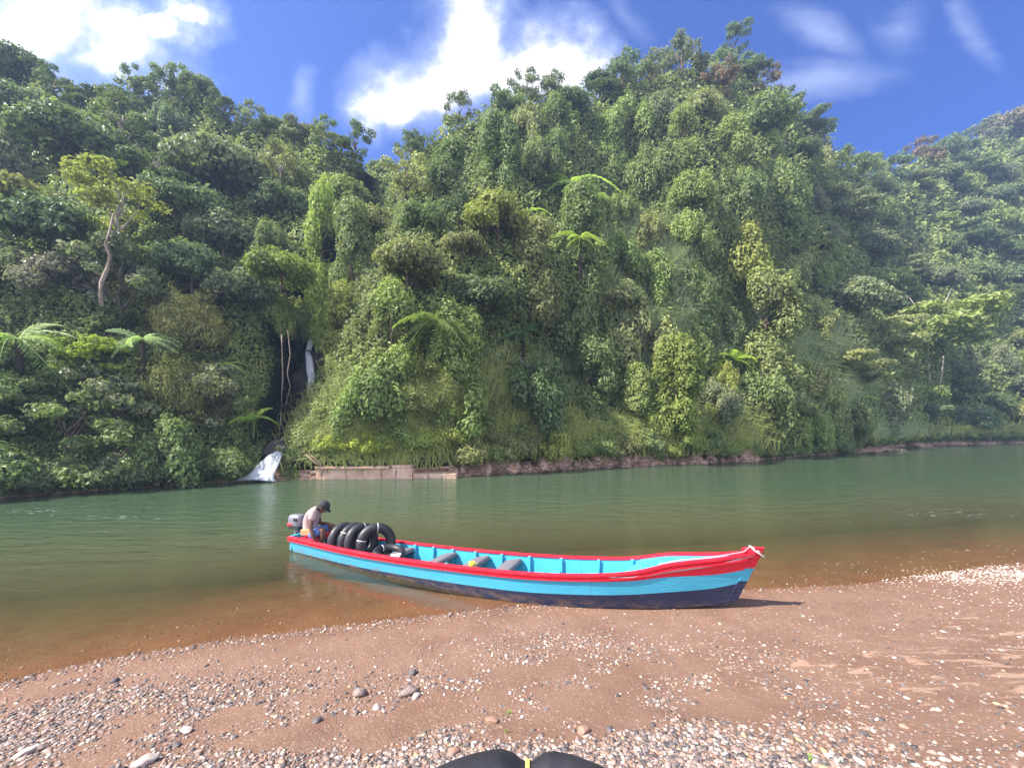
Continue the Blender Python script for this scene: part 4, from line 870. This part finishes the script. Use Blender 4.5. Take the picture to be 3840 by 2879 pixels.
# mooring rope round the bow
pts = [bpt(.80, 1.0, .045), bpt(.84, .95, .045), bpt(.88, 1.0, .04), bpt(.93, 1.02, .045), bpt(.965, 1.1, .05), Gt-q*.12+Vector((0, 0, .075)), Gt-q*.03+n*.05+Vector((0, 0, .02)), Gt-q*.0+n*.045-Vector((0, 0, .05))]
rp_ = MB().tube(pts, .0055, 6); rp_.tube([bpt(s, 1.06 if s > .9 else 1.03, -.03-.05*math.sin((s-.72)/.26*math.pi)) for s in np.linspace(.72, .985, 22)], .006, 6)
rp_.tube([bpt(s, 1.06 if s > .9 else 1.03, -.005-.09*math.sin((s-.7)/.28*math.pi)) for s in np.linspace(.70, .985, 22)], .005, 6)

for a_ in np.linspace(0, .06, 4): rp_.tube([Gt-q*(.14-a_)+Vector((0, 0, .08-a_*.5))+n*.0, Gt-q*(.10-a_)+n*.065+Vector((0, 0, .03-a_*.6)), Gt-q*(.01-a_*.5)+n*.05+Vector((0, 0, -.03-a_*.5)), Gt+q*.04+Vector((0, 0, -.05))], .008, 6)
tag(rp_.build('mooring_rope', M_rope, None, True), 'white rope wound round the boat bow and trailing along its red side', 'rope')

# inner tubes standing in the boat
def torus(Rm, rm, M=None, pinch=(), n1=160, n2=24):
    V_ = []
    for i in range(n1):
        a_ = 2*math.pi*i/n1; k = 1.0
        for pa, pw_, pk in pinch: dd = (a_-pa+math.pi) % (2*math.pi)-math.pi; k -= pk*math.exp(-(dd/pw_)**2)-.012*math.sin(dd*95+math.sin(i*7.3)*2)*math.exp(-((abs(dd)-.16)/.10)**2)
        for j in range(n2):
            b_ = 2*math.pi*j/n2; p = Vector(((Rm+rm*k*math.cos(b_))*math.cos(a_), (Rm+rm*k*math.cos(b_))*math.sin(a_), rm*k*math.sin(b_))); V_.append(M@p if M else p)
    return V_, [(i*n2+j, ((i+1) % n1)*n2+j, ((i+1) % n1)*n2+(j+1) % n2, i*n2+(j+1) % n2) for i in range(n1) for j in range(n2)]
def strap_ring(Rm, rm, a_, w_=.016, n=20):
    """a webbing band round the tube section at angle a_"""
    V_ = []; t = Vector((-math.sin(a_), math.cos(a_), 0)); r_ = Vector((math.cos(a_), math.sin(a_), 0))
    for j in range(n):
        b_ = 2*math.pi*j/n; c = r_*(Rm+rm*math.cos(b_))+Vector((0, 0, rm*math.sin(b_))); V_ += [c-t*w_/2, c+t*w_/2]
    return V_, [(2*j, 2*j+1, (2*j+3) % (2*n), (2*j+2) % (2*n)) for j in range(n)]
def tube_thing(loc, axis_, Rm, rm, straps, label, group, smat=M_strap, k=.12, roll=0, tails=()):
    t = thing('inner_tube', label, 'inner tube', loc, 0, group); Q = Matrix.Identity(3) if axis_ is None else Vector(axis_).to_track_quat('Z', 'Y').to_matrix()@Matrix.Rotation(roll, 3, 'Z')
    V_, F_ = torus(Rm, rm, Q, [(a_, .10, k) for a_ in straps]); MB().add(V_, F_).build('ring', M_rub, t, True)
    for a_ in straps:
        V_, F_ = strap_ring(Rm, rm*(1-k)+(.006 if rm < .1 else .010), a_); MB().add([Q@v_ for v_ in V_], F_).build('strap', smat, t)
    mb = MB().lathe([(.006, 0), (.006, .03)], 8, Matrix.Translation(Q@Vector((Rm-rm*.9, 0, rm*.3)))); mb.build('valve', M_black, t)
    return t
Rt, rt = .250, .084
for u, v, Y, ax, lab, stp in ((1292, 2024, 7.66, (.80, -.58, .10), 'rearmost black inner tube, next to the seated man', [R(200), R(60)]), (1330, 2026, 7.54, (.80, -.58, .12), 'second black inner tube in the row, counted from the seated man', [R(140)]),
                              (1356, 2028, 7.44, (.76, -.63, .10), 'third black inner tube in the row, just behind the front one', [R(80), R(215)]), (1411, 2034, 7.26, (.50, -.85, .14), 'front black inner tube with white straps, fully visible face', [R(85), R(165), R(340)])):
    tube_thing(P(u, v, Y), ax, Rt*(1.05 if u > 1400 else 1.0), rt*(1.05 if u > 1400 else 1), stp, lab, 'black inner tubes standing in the boat')
tube_thing(P(1458, 2072, 7.05), (.10, -.12, .98), .22, .065, [R(100)], 'black inner tube lying flat in the boat before the standing ones', None)
# the tube in the foreground
gz = float(bed(np.array([.07]), np.array([1.6]))[0]); rF, RF = .14, .53
ft = tube_thing((.035, 1.10, gz+.135), None, RF, rF, [R(87)], 'black inner tube with a yellow strap lying in the foreground at the bottom edge', None, M_ystrap, .34)
# ---- small things in the boat
def small(name, s, side, up, mb, m, lab, cat, sm=False, bev=.01):
    p = bpt(s, side, up); o = mb.build(name, m, None, sm, bevel=bev, loc=p); return tag(o, lab, cat)
small('fuel_can', .035, .35, .03, MB().box((0, 0, .055), (.20, .14, .11)).box((.0, 0, .125), (.10, .03, .03)).lathe([(.02, .11), (.02, .14)], 10, Matrix.Translation((.07, 0, 0))), M_yel, 'yellow plastic fuel can on the aft deck behind the seated man', 'fuel can')
small('plastic_bailer', .485, .55, -.06, MB().lathe([(.035, 0), (.05, .09), (.045, .09), (.03, .01)], 14).tube([(.05, 0, .07), (.09, 0, .06), (.085, 0, .02), (.04, 0, .01)], .008, 6), M_ybr, 'small bright yellow bailer between the grey seats', 'bailer', True, 0)
small('white_cloth', .33, .70, -.03, MB().box((0, 0, .02), (.16, .10, .035)).box((.05, .02, .04), (.08, .07, .03)), M_white, 'folded white cloth on the boat floor beside the front tube', 'cloth')
small('paddle', .58, .2, -.20, MB().tube([(-.5, 0, .02), (.45, -.04, .02)], .014, 8).box((.6, -.05, .02), (.36, .13, .018)), M_black, 'black paddle lying in the boat ahead of the grey seats', 'paddle')

# outboard motor
om = thing('outboard_motor', 'silver and red outboard motor on the boat stern', 'outboard motor', P(1114, 2010, 8.42), math.atan2(q.y, q.x)*0+R(-20))
o = om.location
cw = MB(); prof = [(.0, .13), (.03, .142), (.15, .150), (.205, .140), (.235, .115), (.245, .07)]
V_, nn = [], 16
for z, r_ in prof:
    for k_ in range(nn): a_ = 2*math.pi*k_/nn; V_.append((r_*1.12*math.copysign(abs(math.cos(a_))**.55, math.cos(a_)), r_*.8*math.copysign(abs(math.sin(a_))**.55, math.sin(a_)), .22+z))
cw.add(V_, [(i*nn+k_, i*nn+(k_+1) % nn, (i+1)*nn+(k_+1) % nn, (i+1)*nn+k_) for i in range(5) for k_ in range(nn)]+[tuple(range(nn-1, -1, -1)), tuple(5*nn+k_ for k_ in range(nn))])
cw.build('cowl', M_metal, om, True)
MB().box((-.075, 0, .265), (.17, .25, .07)).build('red_stripe', M_rdec, om, bevel=.03)
MB().box((.09, -.125, .38), (.10, .02, .06)).build('vent', M_black, om, bevel=.008)
MB().box((0, 0, .195), (.28, .2, .05)).build('lower_pan', M_black, om, bevel=.02)
MB().box((0, 0, .03), (.11, .09, .34)).build('mid_section', M_metal, om, bevel=.02)
MB().box((.11, .07, .02), (.14, .02, .22)).box((.11, -.07, .02), (.14, .02, .22)).box((.13, 0, -.03), (.06, .16, .05)).build('clamp_bracket', M_black, om, bevel=.008)
MB().tube([(.1, .02, .17), (.3, .05, .19), (.52, .06, .17)], [.015, .015, .02], 8).build('tiller', M_black, om, True)
MB().tube([(0, 0, -.1), (-.02, 0, -.5)], [.06, .035], 8).box((-.05, 0, -.22), (.26, .12, .015)).build('drive_leg', M_white, om, bevel=.004)
MB().lathe([(.02, -.05), (.02, .05)], 10, Matrix.Translation((-.1, 0, -.5))@Matrix.Rotation(R(90), 4, 'Y')).box((-.1, .06, -.5), (.015, .12, .05)).box((-.1, -.06, -.5), (.015, .12, .05)).build('propeller', M_black, om)

# ================================================================ THE SEATED MAN
def skin_obj(name, joints, edges, m, parent, sub=2, root=0):
    me = bpy.data.meshes.new(name); me.from_pydata([j[0] for j in joints], edges, []); me.update(); me.materials.append(m); o = obj(name, me, parent)
    sk = o.modifiers.new('skin', 'SKIN'); sk.use_smooth_shade = True
    if not me.skin_vertices: me.attributes  # layer is created by the modifier
    for i, j in enumerate(joints): r_ = j[1]; me.skin_vertices[0].data[i].radius = (r_, r_) if not hasattr(r_, '__len__') else r_
    me.skin_vertices[0].data[root].use_root = True
    ss = o.modifiers.new('sub', 'SUBSURF'); ss.levels = sub; ss.render_levels = sub; return o
man_o = P(1166, 2012, 8.14)
man = thing('person', 'man in pale shirt, blue shorts and black cap bending forward at the boat stern', 'person', man_o)
def J(u, v, Y): return tuple(P(u, v, Y)-man_o)
def body(parent):
    js = [(J(1168, 2008, 8.16), .13), (J(1164, 1978, 8.16), .125), (J(1168, 1945, 8.15), .135), (J(1183, 1912, 8.14), .12), (J(1194, 1903, 8.13), .052), (J(1202, 1902, 8.12), .055),   # 0-5 pelvis..neck
          (J(1176, 2004, 8.04), .09), (J(1213, 1981, 7.96), .062), (J(1209, 2020, 7.96), .052), (J(1206, 2056, 7.98), .036), (J(1222, 2062, 7.97), .034), (J(1230, 2064, 7.97), .02),      # near leg 6-11
          (J(1182, 1998, 8.26), .09), (J(1251, 1968, 8.28), .062), (J(1246, 2010, 8.26), .052), (J(1240, 2052, 8.24), .036), (J(1256, 2058, 8.24), .034), (J(1264, 2060, 8.24), .02),      # far leg 12-17
          (J(1178, 1920, 7.97), .062), (J(1164, 1970, 7.90), .045), (J(1172, 2006, 7.88), .036), (J(1182, 2032, 7.88), .025), (J(1188, 2042, 7.88), .03),                               # near arm 18-22
          (J(1190, 1916, 8.30), .058), (J(1200, 1962, 8.36), .043), (J(1218, 1962, 8.28), .034), (J(1226, 1961, 8.22), .025), (J(1231, 1962, 8.19), .028)]                              # far arm 23-27
    es = [(0, 1), (1, 2), (2, 3), (3, 4), (4, 5), (0, 6), (6, 7), (7, 8), (8, 9), (9, 10), (10, 11), (0, 12), (12, 13), (13, 14), (14, 15), (15, 16), (16, 17), (3, 18), (18, 19), (19, 20), (20, 21), (21, 22), (3, 23), (23, 24), (24, 25), (25, 26), (26, 27)]
    # fingers and thumbs
    for palm, wrist in ((22, 21), (27, 26)):
        pv, wv2 = Vector(js[palm][0]), Vector(js[wrist][0]); d = (pv-wv2).normalized(); sdv = Vector((0, 1, 0)).cross(d).normalized(); ot = d.cross(sdv)
        for k, (off, ln) in enumerate(((-.028, .062), (-.010, .072), (.009, .068), (.026, .054))):
            a0 = len(js); b0 = pv+d*.03+ot*off; js.append((tuple(b0), .0095)); js.append((tuple(b0+d*ln*.55+sdv*.008), .0085)); js.append((tuple(b0+d*ln*.9+sdv*.028), .007)); es += [(palm, a0), (a0, a0+1), (a0+1, a0+2)]
        a0 = len(js); js.append((tuple(pv+ot*-.035+d*.002), .011)); js.append((tuple(pv+ot*-.055+d*.028+sdv*.012), .009)); es += [(palm, a0), (a0, a0+1)]
    return skin_obj('body', js, es, M_skin, parent)
body(man)
# head (turned down and forward), welded look at the neck
hd = Vector(J(1209, 1903, 8.11)); hm = Matrix.Translation(hd)@Matrix.Rotation(R(42), 4, 'Y')
def head():
    bm = _bm.new(); _bm.ops.create_uvsphere(bm, u_segments=28, v_segments=20, radius=1)
    for v_ in bm.verts:
        x, y, z = v_.co; sx, sy, sz = .098, .078, .118
        if z < 0: sy *= 1+.28*z; sx *= 1+.18*z
        v_.co = (x*sx, y*sy, z*sz)
        f = math.exp(-((z+.12)/.14)**2-(y/.22)**2)*(x > 0); v_.co.x += .028*f           # nose
        for ey in (-.38, .38): f = math.exp(-((z-.08)/.12)**2-((y-ey)/.2)**2)*(x > 0); v_.co.x -= .012*f
        f = math.exp(-((z+.48)/.07)**2-(y/.35)**2)*(x > 0); v_.co.x -= .006*f
        f = math.exp(-((z+.75)/.2)**2-(y/.4)**2)*(x > 0); v_.co.x += .014*f
        for ey in (-1, 1): f = math.exp(-((z+.02)/.2)**2-((y-ey)/.28)**2-(x/.22)**2); v_.co.y += ey*.018*f
    me = bpy.data.meshes.new('head'); bm.to_mesh(me); bm.free(); me.materials.append(M_skin)
    me.polygons.foreach_set('use_smooth', [True]*len(me.polygons)); return me
h_ = obj('head', head(), man); h_.matrix_local = hm
for ey in (-1, 1):
    e = MB().lathe([(.002, -.010), (.009, -.004), (.009, .004), (.002, .010)], 10, Matrix.Translation((.083, ey*.030, .01))).build('eye', M_eye, h_, True)
hr = MB(); V_ = []
for i in range(8):
    for j in range(20): th, ph = R(50+i*11), 2*math.pi*j/20; V_.append((.101*math.sin(th)*math.cos(ph)*(1 if math.cos(ph) < .3 else .93)-.006, .083*math.sin(th)*math.sin(ph), .121*math.cos(th)*(1 if math.cos(ph) < .2 else .45)+.0))
hr.add(V_, [(i*20+j, i*20+(j+1) % 20, (i+1)*20+(j+1) % 20, (i+1)*20+j) for i in range(7) for j in range(20)]).build('hair', M_hair, h_, True)
cp = MB(); pr = [(.113, .035), (.114, .07), (.100, .115), (.062, .145), (.01, .155)]; cp.lathe(pr, 24)
cp.add([(.09, -.075, .045), (.15, -.06, .035), (.185, 0, .03), (.15, .06, .035), (.09, .075, .045), (.09, -.075, .052), (.15, -.06, .042), (.185, 0, .037), (.15, .06, .042), (.09, .075, .052)], [(4, 3, 2, 1, 0), (5, 6, 7, 8, 9), (0, 1, 6, 5), (1, 2, 7, 6), (2, 3, 8, 7), (3, 4, 9, 8)])
cp.build('cap', M_cap, h_, True)
# shirt and shorts: clothing round the body
skin_obj('shirt', [(J(1167, 2002, 8.16), .15), (J(1162, 1976, 8.16), .147), (J(1166, 1945, 8.15), .158), (J(1180, 1914, 8.14), .142), (J(1190, 1905, 8.13), .08), (J(1176, 1921, 7.965), .088), (J(1167, 1955, 7.92), .075), (J(1189, 1917, 8.305), .082), (J(1198, 1942, 8.33), .07)], [(0, 1), (1, 2), (2, 3), (3, 4), (3, 5), (5, 6), (3, 7), (7, 8)], M_shirt, man)
skin_obj('shorts', [(J(1168, 2010, 8.16), .15), (J(1178, 2003, 8.04), .108), (J(1206, 1985, 7.97), .092), (J(1184, 1997, 8.26), .108), (J(1240, 1972, 8.275), .09)], [(0, 1), (1, 2), (0, 3), (3, 4)], M_short, man)

# ---- haze in the air
hz = bpy.data.materials.new('haze'); hz.use_nodes = True; t = NT(hz.node_tree); t.n.remove(t.n['Principled BSDF'])
pv = t.new('ShaderNodeVolumePrincipled'); pv.inputs['Color'].default_value = (.46, .64, 1, 1); pv.inputs['Density'].default_value = .0014; pv.inputs['Anisotropy'].default_value = .3
t.l.new(pv.outputs[0], t.n['Material Output'].inputs['Volume'])
hzt = float(HV[:, 2].max())+14; ho = MB().box((0, 90, hzt/2-6), (1100, 440, hzt+12)).build('haze', hz); ho['kind'] = 'stuff'; ho['label'] = 'thin bluish haze in the valley air'

# ---- tell look-alike neighbours apart by their place
by = {}
for o in COL.objects:
    if o.parent is None and 'label' in o and 'kind' not in o: by.setdefault(o['label'], []).append(o)
for lab, os_ in by.items():
    wd = {2: ('left-hand', 'right-hand'), 3: ('leftmost', 'middle', 'rightmost')}.get(len(os_))
    if wd and len(lab.split()) < 16:
        for o, k in zip(sorted(os_, key=lambda o: o.location.x/max(o.location.y, .1)), wd): o['label'] = k+' '+lab
